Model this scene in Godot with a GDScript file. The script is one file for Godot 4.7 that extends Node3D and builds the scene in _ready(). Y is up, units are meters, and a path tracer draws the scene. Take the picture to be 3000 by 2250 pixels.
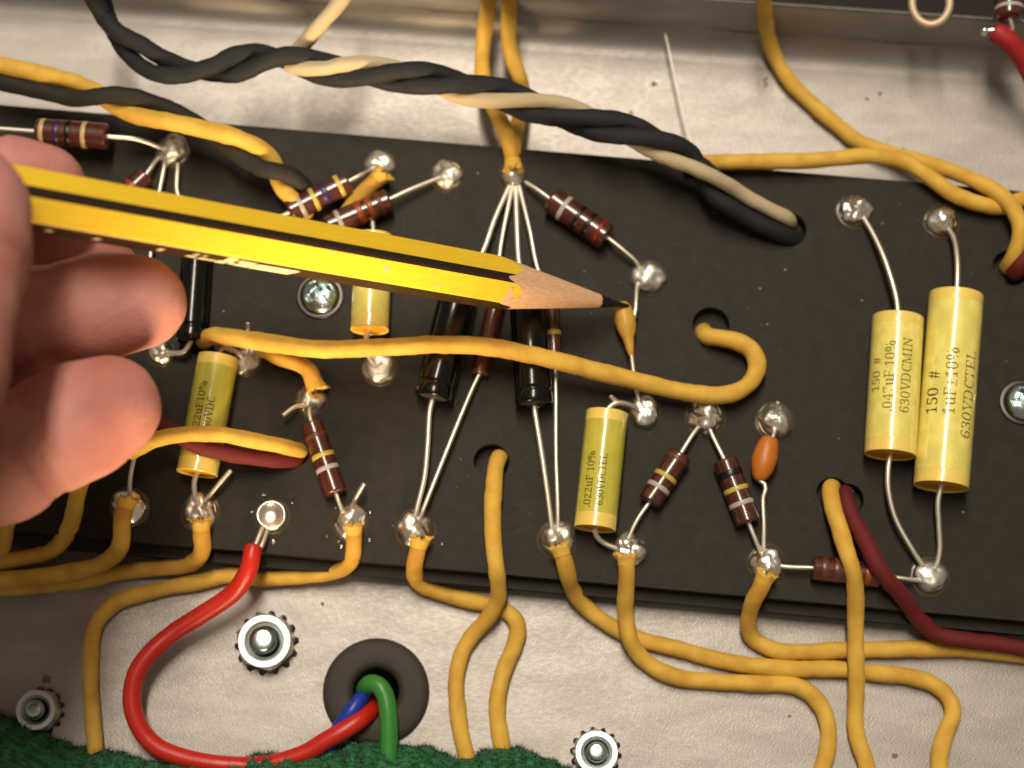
extends Node3D
# Shapes are laid out in millimetres and written in metres. P() gives the point at a height above the chassis floor that the photograph shows at a place in the picture.

const S := 0.001
const TILT := 14.0
const FOV := 25.0
const DIST := 253.7
const BH := 7.0        # top face of the board above the chassis floor

var cam_at: Vector3
var cam_f: Vector3
var cam_u: Vector3
var tv: float
var M := {}
var used := {}
var rng := RandomNumberGenerator.new()
var nz := FastNoiseLite.new()

func P(x: float, y: float, h: float) -> Vector3:
	var ray := cam_f + Vector3.RIGHT * ((x - 1500.0) / 1125.0 * tv) - cam_u * ((y - 1125.0) / 1125.0 * tv)
	return cam_at + ray * ((h - cam_at.y) / ray.y)

func mmpp(v: Vector3) -> float:
	return (v - cam_at).dot(cam_f) * tv / 1125.0

# ---------------------------------------------------------------- names and metas
func numbered(called: String) -> String:
	if not used.has(called):
		used[called] = 0
		return called
	used[called] += 1
	return "%s_%03d" % [called, used[called]]

func tag(o: Node3D, label: String, category: String, group := "") -> void:
	o.set_meta("label", label)
	o.set_meta("category", category)
	if group != "":
		o.set_meta("group", group)

func thing(called: String, label: String, category: String, at: Vector3, group := "") -> Node3D:
	var o := Node3D.new()
	o.name = numbered(called)
	add_child(o)
	o.position = at * S
	tag(o, label, category, group)
	return o

# ---------------------------------------------------------------- mesh building
class MB:
	var v := PackedVector3Array()
	var n := PackedVector3Array()
	var uv := PackedVector2Array()
	var col := PackedColorArray()
	var ix := PackedInt32Array()

	func quad(a: int, b: int, c: int, d: int) -> void:
		ix.append_array([a, b, c, a, c, d])

	func add(p: Vector3, nn: Vector3, t := Vector2.ZERO) -> int:
		v.append(p)
		n.append(nn)
		uv.append(t)
		return v.size() - 1

	func flat(pts: Array, nn: Vector3) -> void:
		var at := v.size()
		for p: Vector3 in pts:
			add(p, nn, Vector2(p.x, p.z) * 0.1)
		for k in range(1, pts.size() - 1):
			ix.append_array([at, at + k, at + k + 1])

	# a grid of rows x cols points already in v from index at
	func grid(at: int, rows: int, cols: int, wrap: bool) -> void:
		for i in rows - 1:
			for j in (cols if wrap else cols - 1):
				var j2 := (j + 1) % cols
				quad(at + i * cols + j, at + i * cols + j2, at + (i + 1) * cols + j2, at + (i + 1) * cols + j)

	func smooth(from_v := 0, from_i := 0) -> void:
		for k in range(from_v, v.size()):
			n[k] = Vector3.ZERO
		for t in range(from_i, ix.size(), 3):
			var c := (v[ix[t + 1]] - v[ix[t]]).cross(v[ix[t + 2]] - v[ix[t]])
			for q in 3:
				n[ix[t + q]] += c
		for k in range(from_v, v.size()):
			n[k] = n[k].normalized() if n[k].length_squared() > 1e-20 else Vector3.UP

func obj(called: String, mb: MB, m: Material, parent: Node3D = null) -> MeshInstance3D:
	var o := MeshInstance3D.new()
	var base := Vector3.ZERO
	if parent:
		o.name = called
		var p: Node = parent
		while p is Node3D and p != self:
			base += (p as Node3D).position
			p = p.get_parent()
	else:
		o.name = numbered(called)
		var lo := mb.v[0]
		var hi := mb.v[0]
		for q in mb.v:
			lo = lo.min(q)
			hi = hi.max(q)
		base = Vector3((lo.x + hi.x) / 2, lo.y, (lo.z + hi.z) / 2) * S
		o.position = base
	var vs := PackedVector3Array()
	vs.resize(mb.v.size())
	for k in mb.v.size():
		vs[k] = mb.v[k] * S - base
	var ix := mb.ix
	for t in range(0, ix.size(), 3):
		var a := ix[t]
		var b := ix[t + 1]
		var c := ix[t + 2]
		if (mb.v[b] - mb.v[a]).cross(mb.v[c] - mb.v[a]).dot(mb.n[a] + mb.n[b] + mb.n[c]) > 0.0:
			ix[t + 1] = c
			ix[t + 2] = b
	var arr := []
	arr.resize(Mesh.ARRAY_MAX)
	arr[Mesh.ARRAY_VERTEX] = vs
	arr[Mesh.ARRAY_NORMAL] = mb.n
	arr[Mesh.ARRAY_TEX_UV] = mb.uv
	if mb.col.size() == mb.v.size():
		arr[Mesh.ARRAY_COLOR] = mb.col
	arr[Mesh.ARRAY_INDEX] = ix
	var am := ArrayMesh.new()
	am.add_surface_from_arrays(Mesh.PRIMITIVE_TRIANGLES, arr)
	o.mesh = am
	o.material_override = m
	(parent if parent else self).add_child(o, true)
	return o

# [x, y, h, ...] in picture places -> control points with a radius (mm) in w
func pts(a: Array, r: float) -> Array[Vector4]:
	var out: Array[Vector4] = []
	for k in range(0, a.size(), 3):
		var p := P(a[k], a[k + 1], a[k + 2])
		out.append(Vector4(p.x, p.y, p.z, r))
	return out

func v3(q: Vector4) -> Vector3:
	return Vector3(q.x, q.y, q.z)

# centripetal Catmull-Rom through the control points
func curve(c: Array[Vector4], step := 0.6) -> Array[Vector4]:
	if c.size() == 2:
		var o2: Array[Vector4] = []
		var n2 := maxi(1, int((v3(c[1]) - v3(c[0])).length() / step))
		for k in n2 + 1:
			o2.append(c[0].lerp(c[1], float(k) / n2))
		return o2
	var e: Array[Vector4] = [c[0] * 2.0 - c[1]]
	e.append_array(c)
	e.append(c[-1] * 2.0 - c[-2])
	e[0].w = c[0].w
	e[-1].w = c[-1].w
	var out: Array[Vector4] = []
	for i in range(1, e.size() - 2):
		var p0 := e[i - 1]
		var p1 := e[i]
		var p2 := e[i + 1]
		var p3 := e[i + 2]
		var t1 := sqrt(maxf(0.001, (v3(p1) - v3(p0)).length()))
		var t2 := t1 + sqrt(maxf(0.001, (v3(p2) - v3(p1)).length()))
		var t3 := t2 + sqrt(maxf(0.001, (v3(p3) - v3(p2)).length()))
		var n := maxi(1, int((v3(p2) - v3(p1)).length() / step))
		for k in n:
			var t := lerpf(t1, t2, float(k) / n)
			var a1 := p0 * ((t1 - t) / t1) + p1 * (t / t1)
			var a2 := p1 * ((t2 - t) / (t2 - t1)) + p2 * ((t - t1) / (t2 - t1))
			var a3 := p2 * ((t3 - t) / (t3 - t2)) + p3 * ((t - t2) / (t3 - t2))
			var b1 := a1 * ((t2 - t) / t2) + a2 * (t / t2)
			var b2 := a2 * ((t3 - t) / (t3 - t1)) + a3 * ((t - t1) / (t3 - t1))
			var q := b1 * ((t2 - t) / (t2 - t1)) + b2 * ((t - t1) / (t2 - t1))
			q.w = lerpf(p1.w, p2.w, float(k) / n)
			out.append(q)
	out.append(c[-1])
	return out

func tube(mb: MB, c: Array[Vector4], sides := 14, rough := 0.0, step := 0.6, round_end := true) -> void:
	var line := curve(c, step)
	if round_end:      # short rounded ends
		for e in 2:
			var q := line[0] if e == 0 else line[-1]
			var d := (v3(line[0]) - v3(line[1])).normalized() if e == 0 else (v3(line[-1]) - v3(line[-2])).normalized()
			for k in [[0.25, 0.85], [0.34, 0.5], [0.36, 0.02]]:
				var z: Vector3 = v3(q) + d * q.w * float(k[0])
				var w := Vector4(z.x, z.y, z.z, q.w * k[1])
				if e == 0:
					line.push_front(w)
				else:
					line.push_back(w)
	var at := mb.v.size()
	var i0 := mb.ix.size()
	var side := Vector3.UP
	var far := 0.0
	for i in line.size():
		var p := v3(line[i])
		var d := (v3(line[mini(i + 1, line.size() - 1)]) - v3(line[maxi(i - 1, 0)])).normalized()
		side = (side - d * side.dot(d))
		if side.length() < 0.05:
			side = Vector3.RIGHT - d * d.x
		side = side.normalized()
		var up := d.cross(side)
		if i > 0:
			far += (p - v3(line[i - 1])).length()
		for j in sides:
			var a := TAU * j / sides
			var nn := side * cos(a) + up * sin(a)
			var r := line[i].w
			if rough > 0.0:
				r *= 1.0 + rough * (nz.get_noise_3d(p.x * 9 + nn.x * 6, p.y * 9 + nn.y * 6, p.z * 9 + nn.z * 6) + 0.5 * nz.get_noise_3d(p.x * 26 + nn.x * 30, p.y * 26 + nn.y * 30, p.z * 26 + nn.z * 30))
			mb.add(p + nn * r, nn, Vector2(float(j) / sides, far / (TAU * maxf(c[0].w, 0.2))))
	# the texture seam: the last column reuses the first, so u runs there and back
	for i in line.size():
		for j in sides:
			var u := absf(2.0 * j / sides - 1.0)
			mb.uv[at + i * sides + j].x = u
	mb.grid(at, line.size(), sides, true)
	if round_end or rough > 0.0:
		mb.smooth(at, i0)
		# keep the normals pointing outward
		for i in line.size():
			for j in sides:
				var k := at + i * sides + j
				if mb.n[k].dot(mb.v[k] - v3(line[i])) < 0.0:
					mb.n[k] = -mb.n[k]

# profile [r, t, r, t, ...] turned about the axis from a (t = 0) to b (t = 1 when unit, else t is mm)
func lathe(mb: MB, a: Vector3, axis: Vector3, prof: Array, segs := 32, bump := 0.0, seed_at := 0.0) -> void:
	axis = axis.normalized()
	var s := axis.cross(Vector3.RIGHT if absf(axis.x) < 0.9 else Vector3.UP).normalized()
	var u := axis.cross(s)
	var at := mb.v.size()
	var i0 := mb.ix.size()
	var rows := prof.size() / 2
	var far := 0.0
	for i in rows:
		var r: float = prof[i * 2]
		var t: float = prof[i * 2 + 1]
		if i > 0:
			far += Vector2(r - prof[i * 2 - 2], t - prof[i * 2 - 1]).length()
		for j in segs:
			var an := TAU * j / segs
			var d := s * cos(an) + u * sin(an)
			var k := 1.0
			if bump > 0.0:
				k += bump * nz.get_noise_3d(d.x * 40 + seed_at * 31, d.z * 40 + t * 16, d.y * 40 + seed_at * 17)
			mb.add(a + axis * t + d * (r * k), d, Vector2(absf(2.0 * j / segs - 1.0) * 2.0, far * 0.1))
	mb.grid(at, rows, segs, true)
	# slope-aware normals, split by nothing: profile points given twice make creases
	mb.smooth(at, i0)
	for i in rows:
		for j in segs:
			var k := at + i * segs + j
			var i2 := mini(i + 1, rows - 1)
			var i1 := maxi(i - 1, 0)
			var dt := Vector2(float(prof[i2 * 2]) - float(prof[i1 * 2]), float(prof[i2 * 2 + 1]) - float(prof[i1 * 2 + 1]))
			var an := TAU * j / segs
			var d := s * cos(an) + u * sin(an)
			var outward := d * dt.y - axis * dt.x
			if mb.n[k].dot(outward) < 0.0:
				mb.n[k] = -mb.n[k]

func blob(mb: MB, c: Vector3, ax: Vector3, ay: Vector3, az: Vector3, lumpy := 0.0, seed_at := 0.0, freq := 1.3, rows := 16, segs := 26) -> void:
	var at := mb.v.size()
	var i0 := mb.ix.size()
	for i in rows + 1:
		var la := PI * i / rows
		for j in segs:
			var lo := TAU * j / segs
			var d := Vector3(sin(la) * cos(lo), cos(la), sin(la) * sin(lo))
			var k := 1.0 + lumpy * nz.get_noise_3d(d.x * freq * 20 + seed_at * 53, d.y * freq * 20, d.z * freq * 20 - seed_at * 29)
			mb.add(c + (ax * d.x + ay * d.y + az * d.z) * k, d, Vector2(absf(2.0 * j / segs - 1.0), float(i) / rows))
	mb.grid(at, rows + 1, segs, true)
	mb.smooth(at, i0)
	for k in range(at, mb.v.size()):
		if mb.n[k].dot(mb.v[k] - c) < 0.0:
			mb.n[k] = -mb.n[k]

# ---------------------------------------------------------------- materials
func noise_tex(size: int, freq: float, seed_n: int, lo := Color.BLACK, hi := Color.WHITE, as_normal := 0.0, octaves := 3, mid := 0.5, kind := FastNoiseLite.TYPE_SIMPLEX_SMOOTH) -> NoiseTexture2D:
	var f := FastNoiseLite.new()
	f.noise_type = kind
	f.frequency = freq
	f.seed = seed_n
	f.fractal_octaves = octaves
	var t := NoiseTexture2D.new()
	t.width = size
	t.height = size
	t.seamless = true
	t.noise = f
	if as_normal > 0.0:
		t.as_normal_map = true
		t.bump_strength = as_normal
	elif lo != Color.BLACK or hi != Color.WHITE:
		var g := Gradient.new()
		g.offsets = PackedFloat32Array([0.0, maxf(0.0, mid - 0.25), minf(1.0, mid + 0.25), 1.0])
		g.colors = PackedColorArray([lo, lo, hi, hi])
		t.color_ramp = g
	return t

func mat(key: String, c: Color, rough: float, metal := 0.0) -> StandardMaterial3D:
	var m := StandardMaterial3D.new()
	m.resource_name = key
	m.albedo_color = c
	m.roughness = rough
	m.metallic = metal
	M[key] = m
	return m

func tri(m: StandardMaterial3D, per_m: float) -> void:
	m.uv1_triplanar = true
	m.uv1_world_triplanar = true
	m.uv1_scale = Vector3.ONE * per_m

func nmap(m: StandardMaterial3D, t: Texture2D, k: float) -> void:
	m.normal_enabled = true
	m.normal_texture = t
	m.normal_scale = k

func make_materials() -> void:
	var cloth_n := noise_tex(256, 0.09, 3, Color.BLACK, Color.WHITE, 5.0, 3)
	var fine_n := noise_tex(512, 0.08, 5, Color.BLACK, Color.WHITE, 4.0, 4)
	# braid of the cloth covered wire: threads crossing over and under
	var im := Image.create(96, 96, false, Image.FORMAT_L8)
	for y in 96:
		for x in 96:
			var p := (x + y) / 24.0
			var q := (x - y + 96) / 24.0
			var over := (int(floorf(p)) + int(floorf(q))) % 2 == 0
			var h := sin(PI * fposmod(p, 1.0)) * (1.0 if over else 0.55)
			h = maxf(h, sin(PI * fposmod(q, 1.0)) * (0.55 if over else 1.0))
			im.set_pixel(x, y, Color(h, h, h))
	im.bump_map_to_normal_map(3.0)
	var weave := ImageTexture.create_from_image(im)
	var m: StandardMaterial3D
	m = mat("chassis", Color(0.665, 0.645, 0.63), 0.52, 0.5)
	m.albedo_texture = noise_tex(1024, 0.006, 11, Color(0.93, 0.93, 0.93), Color(1, 1, 1), 0.0, 6)
	nmap(m, noise_tex(1024, 0.16, 12, Color.BLACK, Color.WHITE, 3.0, 3), 0.2)
	m.roughness_texture = noise_tex(512, 0.1, 13, Color(0.85, 0.85, 0.85), Color(1, 1, 1), 0.0, 4)
	tri(m, 26.0)
	m.uv1_scale = Vector3(12.0, 26.0, 34.0)
	m = mat("board", Color(0.172, 0.152, 0.126), 0.6)
	m.metallic_specular = 0.3
	m.albedo_texture = noise_tex(1024, 0.012, 21, Color(0.90, 0.90, 0.90), Color(1, 1, 1), 0.0, 5)
	nmap(m, noise_tex(1024, 0.18, 22, Color.BLACK, Color.WHITE, 2.0, 3), 0.2)
	tri(m, 24.0)
	# handling marks: pale hairline scratches and rubbed patches
	var marks := Image.create(1024, 1024, false, Image.FORMAT_L8)
	marks.fill(Color(0.8, 0.8, 0.8))
	for k in 70:
		var p0 := Vector2(rng.randf() * 1024, rng.randf() * 1024)
		var d0 := Vector2.from_angle(rng.randfn(0.1, 0.7))
		var bend := rng.randf_range(-0.004, 0.004)
		var tone := rng.randf_range(0.5, 0.72)
		for q in int(rng.randf_range(30, 260)):
			marks.set_pixel(posmod(int(p0.x), 1024), posmod(int(p0.y), 1024), Color(tone, tone, tone))
			p0 += d0
			d0 = d0.rotated(bend)
	m.roughness = 0.75
	m.roughness_texture = ImageTexture.create_from_image(marks)
	for w in [["yellow_cloth", Color(0.87, 0.70, 0.285)], ["white_cloth", Color(0.73, 0.66, 0.53)], ["black_cloth", Color(0.052, 0.056, 0.082)], ["olive_cloth", Color(0.10, 0.08, 0.045)], ["red_cloth", Color(0.38, 0.05, 0.06)]]:
		m = mat(w[0], w[1], 0.72)
		nmap(m, weave, 0.9)
		m.uv1_scale = Vector3(2.8, 5.6, 1)
		m.rim_enabled = true
		m.rim = 0.25
		m.rim_tint = 0.8
		m.detail_enabled = false
	M.yellow_cloth.vertex_color_use_as_albedo = true
	M.yellow_cloth.detail_enabled = true
	M.yellow_cloth.detail_blend_mode = BaseMaterial3D.BLEND_MODE_MUL
	M.yellow_cloth.detail_uv_layer = BaseMaterial3D.DETAIL_UV_2
	M.yellow_cloth.uv2_triplanar = true
	M.yellow_cloth.uv2_world_triplanar = true
	M.yellow_cloth.uv2_scale = Vector3.ONE * 30.0
	M.yellow_cloth.detail_albedo = noise_tex(512, 0.012, 31, Color(0.90, 0.85, 0.77), Color(1, 1, 1), 0.0, 5, 0.4)
	for w in [["red_plastic", Color(0.72, 0.13, 0.09)], ["blue_plastic", Color(0.10, 0.21, 0.62)], ["green_plastic", Color(0.20, 0.50, 0.20)]]:
		m = mat(w[0], w[1], 0.38)
		nmap(m, cloth_n, 0.12)
	m = mat("solder", Color(0.95, 0.94, 0.91), 0.3, 1.0)
	nmap(m, fine_n, 0.15)
	m = mat("solder_dull", Color(0.90, 0.89, 0.86), 0.42, 1.0)
	nmap(m, fine_n, 0.35)
	m = mat("lead", Color(0.93, 0.91, 0.86), 0.46, 1.0)
	nmap(m, fine_n, 0.1)
	m = mat("eyelet", Color(0.42, 0.38, 0.31), 0.35, 1.0)
	m = mat("flux", Color(0.26, 0.225, 0.17), 0.25)
	m = mat("zinc", Color(0.88, 0.89, 0.89), 0.42, 0.9)
	nmap(m, fine_n, 0.1)
	m = mat("zinc_blue", Color(0.72, 0.79, 0.80), 0.24, 1.0)
	nmap(m, fine_n, 0.2)
	m = mat("steel_dark", Color(0.33, 0.31, 0.30), 0.42, 1.0)
	m = mat("film", Color(0.95, 0.89, 0.48), 0.28)
	m.clearcoat_enabled = true
	m.clearcoat = 1.0
	m.clearcoat_roughness = 0.06
	m.albedo_texture = noise_tex(256, 0.008, 41, Color(0.93, 0.93, 0.88), Color(1, 1, 1), 0.0, 3)
	m = mat("film_green", Color(0.78, 0.74, 0.27), 0.28)
	m.clearcoat_enabled = true
	m.clearcoat = 1.0
	m.clearcoat_roughness = 0.06
	m.albedo_texture = noise_tex(256, 0.01, 42, Color(0.95, 0.96, 0.92), Color(1, 1, 1), 0.0, 3)
	m = mat("film_margin", Color(0.93, 0.82, 0.41), 0.3)
	m.clearcoat_enabled = true
	m.clearcoat = 1.0
	m.clearcoat_roughness = 0.06
	m = mat("film_end", Color(0.84, 0.55, 0.14), 0.45)
	nmap(m, fine_n, 0.3)
	m = mat("ink", Color(0.24, 0.22, 0.12), 0.7)
	m = mat("ink_soft", Color(0.50, 0.45, 0.23), 0.7)
	m = mat("resistor", Color(0.33, 0.145, 0.105), 0.3)
	m.clearcoat_enabled = true
	m.clearcoat = 0.8
	m.clearcoat_roughness = 0.1
	m.albedo_texture = noise_tex(256, 0.03, 51, Color(0.75, 0.72, 0.7), Color(1, 1, 1), 0.0, 4)
	for b in [["band_yellow", Color(0.74, 0.66, 0.28)], ["band_silver", Color(0.66, 0.64, 0.62)], ["band_cream", Color(0.72, 0.62, 0.42)], ["band_violet", Color(0.20, 0.13, 0.30)], ["band_orange", Color(0.55, 0.25, 0.06)], ["band_black", Color(0.03, 0.03, 0.03)], ["band_brown", Color(0.36, 0.20, 0.14)], ["band_red", Color(0.5, 0.1, 0.06)]]:
		m = mat(b[0], b[1], 0.35)
	m = mat("black_can", Color(0.035, 0.033, 0.03), 0.22)
	m.metallic_specular = 0.3
	m.clearcoat_enabled = true
	m.clearcoat = 0.45
	m.clearcoat_roughness = 0.08
	nmap(m, fine_n, 0.15)
	m = mat("disc_ochre", Color(0.78, 0.60, 0.24), 0.36)
	nmap(m, fine_n, 0.25)
	m = mat("disc_orange", Color(0.74, 0.42, 0.13), 0.38)
	nmap(m, fine_n, 0.25)
	m = mat("rubber", Color(0.20, 0.175, 0.155), 0.7)
	nmap(m, fine_n, 0.2)
	m = mat("pencil_yellow", Color(0.89, 0.74, 0.17), 0.42)
	m.albedo_texture = noise_tex(256, 0.01, 61, Color(0.98, 0.97, 0.95), Color(1, 1, 1), 0.0, 4)
	m = mat("pencil_black", Color(0.14, 0.09, 0.04), 0.35)
	m = mat("foil", Color(0.96, 0.90, 0.70), 0.45, 0.4)
	m = mat("wood", Color(0.87, 0.70, 0.56), 0.65)
	m.albedo_texture = noise_tex(256, 0.03, 62, Color(0.94, 0.92, 0.90), Color(1, 1, 1), 0.0, 4)
	m = mat("graphite", Color(0.09, 0.085, 0.08), 0.4, 0.3)
	m = mat("skin", Color(0.73, 0.505, 0.475), 0.7)
	m.albedo_texture = noise_tex(512, 0.006, 71, Color(0.90, 0.80, 0.78), Color(1, 1, 1), 0.0, 5)
	nmap(m, noise_tex(1024, 0.07, 72, Color.BLACK, Color.WHITE, 4.0, 4), 0.4)
	tri(m, 22.0)
	m.subsurf_scatter_enabled = true
	m.subsurf_scatter_strength = 0.1
	m = mat("blanket", Color(0.19, 0.45, 0.31), 0.95)
	m.rim_enabled = true
	m.rim = 0.6
	m.rim_tint = 0.7
	m.albedo_texture = noise_tex(512, 0.02, 81, Color(0.6, 0.7, 0.6), Color(1, 1, 1), 0.0, 5)
	m = mat("tan_lug", Color(0.78, 0.70, 0.58), 0.5, 0.35)
	m = mat("bench", Color(0.10, 0.08, 0.06), 0.8)

# ---------------------------------------------------------------- the setting and the board
var board_turn := 0.0

func csg_cyl(called: String, at: Vector3, r: float, h: float, m: Material, origin: Vector3, turn: float) -> CSGCylinder3D:
	var c := CSGCylinder3D.new()
	c.name = called
	c.operation = CSGShape3D.OPERATION_SUBTRACTION
	c.radius = r
	c.height = h
	c.sides = 40
	c.material = m
	c.position = (at - origin).rotated(Vector3.UP, -turn)
	return c

func build_setting() -> void:
	# the turned-up wall of the chassis
	var a := P(-900, -62, 0)
	var b := P(3900, 270, 0)
	var dir := (b - a).normalized()
	var out := Vector3(dir.z, 0, -dir.x)
	if out.z > 0:
		out = -out
	# chassis floor with the grommet hole
	var turn := atan2(-dir.z, dir.x)
	var mid := a.lerp(b, 0.5) - out * 89.0 - Vector3.UP * 1.0
	var floor_ := CSGBox3D.new()
	floor_.name = "chassis_floor"
	floor_.size = Vector3(340, 2, 178)
	floor_.position = mid * S
	floor_.rotation.y = turn
	floor_.scale = Vector3.ONE * S
	floor_.material = M.chassis
	floor_.add_child(csg_cyl("hole", P(1104, 2030, 0), 5.2, 12, M.chassis, mid, turn))
	floor_.set_meta("kind", "structure")
	add_child(floor_)
	var mb := MB.new()
	var H := 13.0
	var rows := []
	for k in 11:                       # a wide bend
		var t := PI / 2 * k / 10
		rows.append(out * (-2.4 + 4.0 * sin(t)) + Vector3.UP * (4.0 - 4.0 * cos(t) + 0.02))
	rows.append(out * 1.6 + Vector3.UP * H)
	rows.append(out * 2.3 + Vector3.UP * H)
	rows.append(out * 2.3 + Vector3.UP * -2.0)
	var cols := 12
	for r: Vector3 in rows:
		for j in cols:
			mb.add(a.lerp(b, float(j) / (cols - 1)) + r, Vector3.UP)
	for i in rows.size() - 1:
		for j in cols - 1:
			mb.quad(i * cols + j, i * cols + j + 1, (i + 1) * cols + j + 1, (i + 1) * cols + j)
	mb.smooth()
	var ctr := a.lerp(b, 0.5) + out * 1.95 + Vector3.UP * 8
	for k in mb.n.size():
		if mb.n[k].dot(mb.v[k] - ctr) < 0 and k < cols * 12:
			mb.n[k] = -mb.n[k]
	var w := obj("chassis_wall", mb, M.chassis)
	w.set_meta("kind", "structure")
	mb = MB.new()
	mb.flat([Vector3(-700, -45, -700), Vector3(700, -45, -700), Vector3(700, -45, 700), Vector3(-700, -45, 700)], Vector3.UP)
	obj("bench_top", mb, M.bench).set_meta("kind", "structure")

func build_board() -> void:
	var tl := P(-260, 285.5, BH)
	var tr := P(3300, 590.5, BH)
	var bl := P(-260, 1526, BH)
	var br := P(3300, 1841.5, BH)
	var along := ((tr - tl) + (br - bl)).normalized()
	board_turn = atan2(-along.z, along.x)
	var mid := (tl + tr + bl + br) / 4.0
	var depth := ((bl + br) - (tl + tr)).length() / 2.0
	var wide := ((tr + br) - (tl + bl)).length() / 2.0
	var t := thing("component_board", "black fibre board full of soldered parts and wires, across the chassis", "circuit board", mid - Vector3.UP * 7)
	var holes := [[2083, 952, 2.75], [1440, 1352, 2.6], [2441, 1447, 2.45], [2484, 1462, 2.3], [2310, 672, 2.7], [872, 1330, 1.7], [600, 1000, 2.4], [2962, 785, 2.8]]
	for k in 2:
		var box := CSGBox3D.new()
		box.name = "top_panel" if k == 0 else "backing_panel"
		var th := 2.2 if k == 0 else 2.0
		var c := Vector3(mid.x, BH - th / 2.0 if k == 0 else BH - 2.2 - 0.35 - th / 2.0, mid.z)
		var grow := 0.0 if k == 0 else 1.5
		if k == 1:
			c += Vector3(along.z, 0, -along.x) * -0.85
		box.size = Vector3(wide, th, depth + grow)
		box.material = M.board
		box.position = (c - t.position / S) * S
		box.rotation.y = board_turn
		box.scale = Vector3.ONE * S
		for h in holes:
			if k == 1:
				break
			box.add_child(csg_cyl("hole", P(h[0], h[1], BH), h[2], 20.0, M.board, c, board_turn), true)
		t.add_child(box)

# ---------------------------------------------------------------- solder joints
func joint(x: float, y: float, r_px: float, label: String, kind := 0, residue := 0.0) -> void:
	var c := P(x, y, BH)
	var r := r_px * mmpp(c)
	var t := thing("solder_joint", label, "solder joint", c, "solder joints on the board")
	var mb := MB.new()
	var sd := x * 0.013 + y * 0.007
	lathe(mb, c, Vector3.UP, [r * 1.22, 0.005, r * 1.20, 0.10, r * 1.08, 0.22, r * 0.9, 0.30, r * 0.72, 0.30], 36, 0.10, sd)
	obj("flux_ring", mb, M.flux, t)
	mb = MB.new()
	lathe(mb, c, Vector3.UP, [r * 1.01, 0.1, r * 1.01, 0.3, r * 0.97, 0.42, r * 0.88, 0.46, r * 0.76, 0.42, r * 0.70, 0.1], 36, 0.02, sd)
	obj("eyelet", mb, M.eyelet, t)
	mb = MB.new()
	var g := RandomNumberGenerator.new()
	g.seed = int(x * 7 + y)
	if kind == 0:
		var ang := g.randf() * PI
		var e := g.randf_range(0.9, 1.08)
		blob(mb, c + Vector3.UP * 0.3, Vector3(cos(ang), 0, sin(ang)) * r * e, Vector3.UP * r * g.randf_range(0.62, 0.95), Vector3(-sin(ang), 0, cos(ang)) * r * 1.03, g.randf_range(0.16, 0.40), sd, g.randf_range(1.1, 2.0), 26, 40)
	else:     # an open ring of solder round a hollow
		lathe(mb, c, Vector3.UP, [r * 1.0, 0.2, r * 0.99, 0.75, r * 0.92, 1.05, r * 0.82, 1.1, r * 0.72, 0.9, r * 0.5, 0.55, r * 0.2, 0.45, 0.02, 0.45], 36, 0.05, sd)
	obj("solder", mb, M.solder if g.randf() < 0.6 else M.solder_dull, t)
	if residue > 0.0:      # splashed tiny solder beads on the board
		mb = MB.new()
		for k in int(residue):
			var an := g.randf() * TAU
			var w := g.randf_range(1.25, 1.75) * r
			mb = MB.new()
			var s := g.randf_range(0.1, 0.24)
			blob(mb, c + Vector3(cos(an) * w, 0.12, sin(an) * w), Vector3.RIGHT * s, Vector3.UP * s * 0.7, Vector3.BACK * s * g.randf_range(0.8, 2.0), 0.4, k, 1.4, 6, 10)
			obj("solder_bead", mb, M.solder, t)

# a stripped or clipped wire end, a lead etc.
func lead(parent: Node3D, a: Array, r := 0.36, called := "lead", m: Material = null) -> void:
	var mb := MB.new()
	tube(mb, pts(a, r), 10, 0.0, 0.5)
	obj(called, mb, m if m else M.lead, parent)

# ---------------------------------------------------------------- wires
func cuff(parent: Node3D, at: Vector3, d: Vector3, r: float, m: Material, called := "frayed_end") -> void:
	# cloth pushed back into a ragged little skirt
	d = d.normalized()
	var s := d.cross(Vector3.UP if absf(d.y) < 0.8 else Vector3.RIGHT).normalized()
	var u := d.cross(s)
	var mb := MB.new()
	var segs := 28
	for i in 6:
		for j in segs:
			var an := TAU * j / segs
			var k := nz.get_noise_2d(at.x * 40 + cos(an) * 60, at.z * 40 + sin(an) * 60)
			var w := r * (1.02 + 0.36 * pow(i / 5.0, 1.6) + 0.28 * k * i / 5.0)
			if i == 5:
				w = r * 0.5
			var f := float(mini(i, 4)) / 4.0 * r * (1.25 + 0.5 * k)
			mb.add(at + d * f + (s * cos(an) + u * sin(an)) * w, d, Vector2(float(j) / segs, i * 0.2))
	mb.grid(0, 6, segs, true)
	mb.smooth()
	for k in mb.n.size():
		var rel := mb.v[k] - at
		if mb.n[k].dot(rel - d * rel.dot(d) * 0.6) < 0:
			mb.n[k] = -mb.n[k]
	for k in 9:     # loose threads
		var an := rng.randf() * TAU
		var p0 := at + d * r * 1.0 + (s * cos(an) + u * sin(an)) * r * 1.1
		var p1 := p0 + (d * rng.randf_range(0.4, 0.9) + (s * cos(an) + u * sin(an)) * rng.randf_range(0.1, 0.7)) * r * 0.8
		var c: Array[Vector4] = [Vector4(p0.x, p0.y, p0.z, 0.07), Vector4(p1.x, p1.y, p1.z, 0.04)]
		tube(mb, c, 5, 0.0, 0.5, false)
	obj(called, mb, m, parent)

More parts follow.
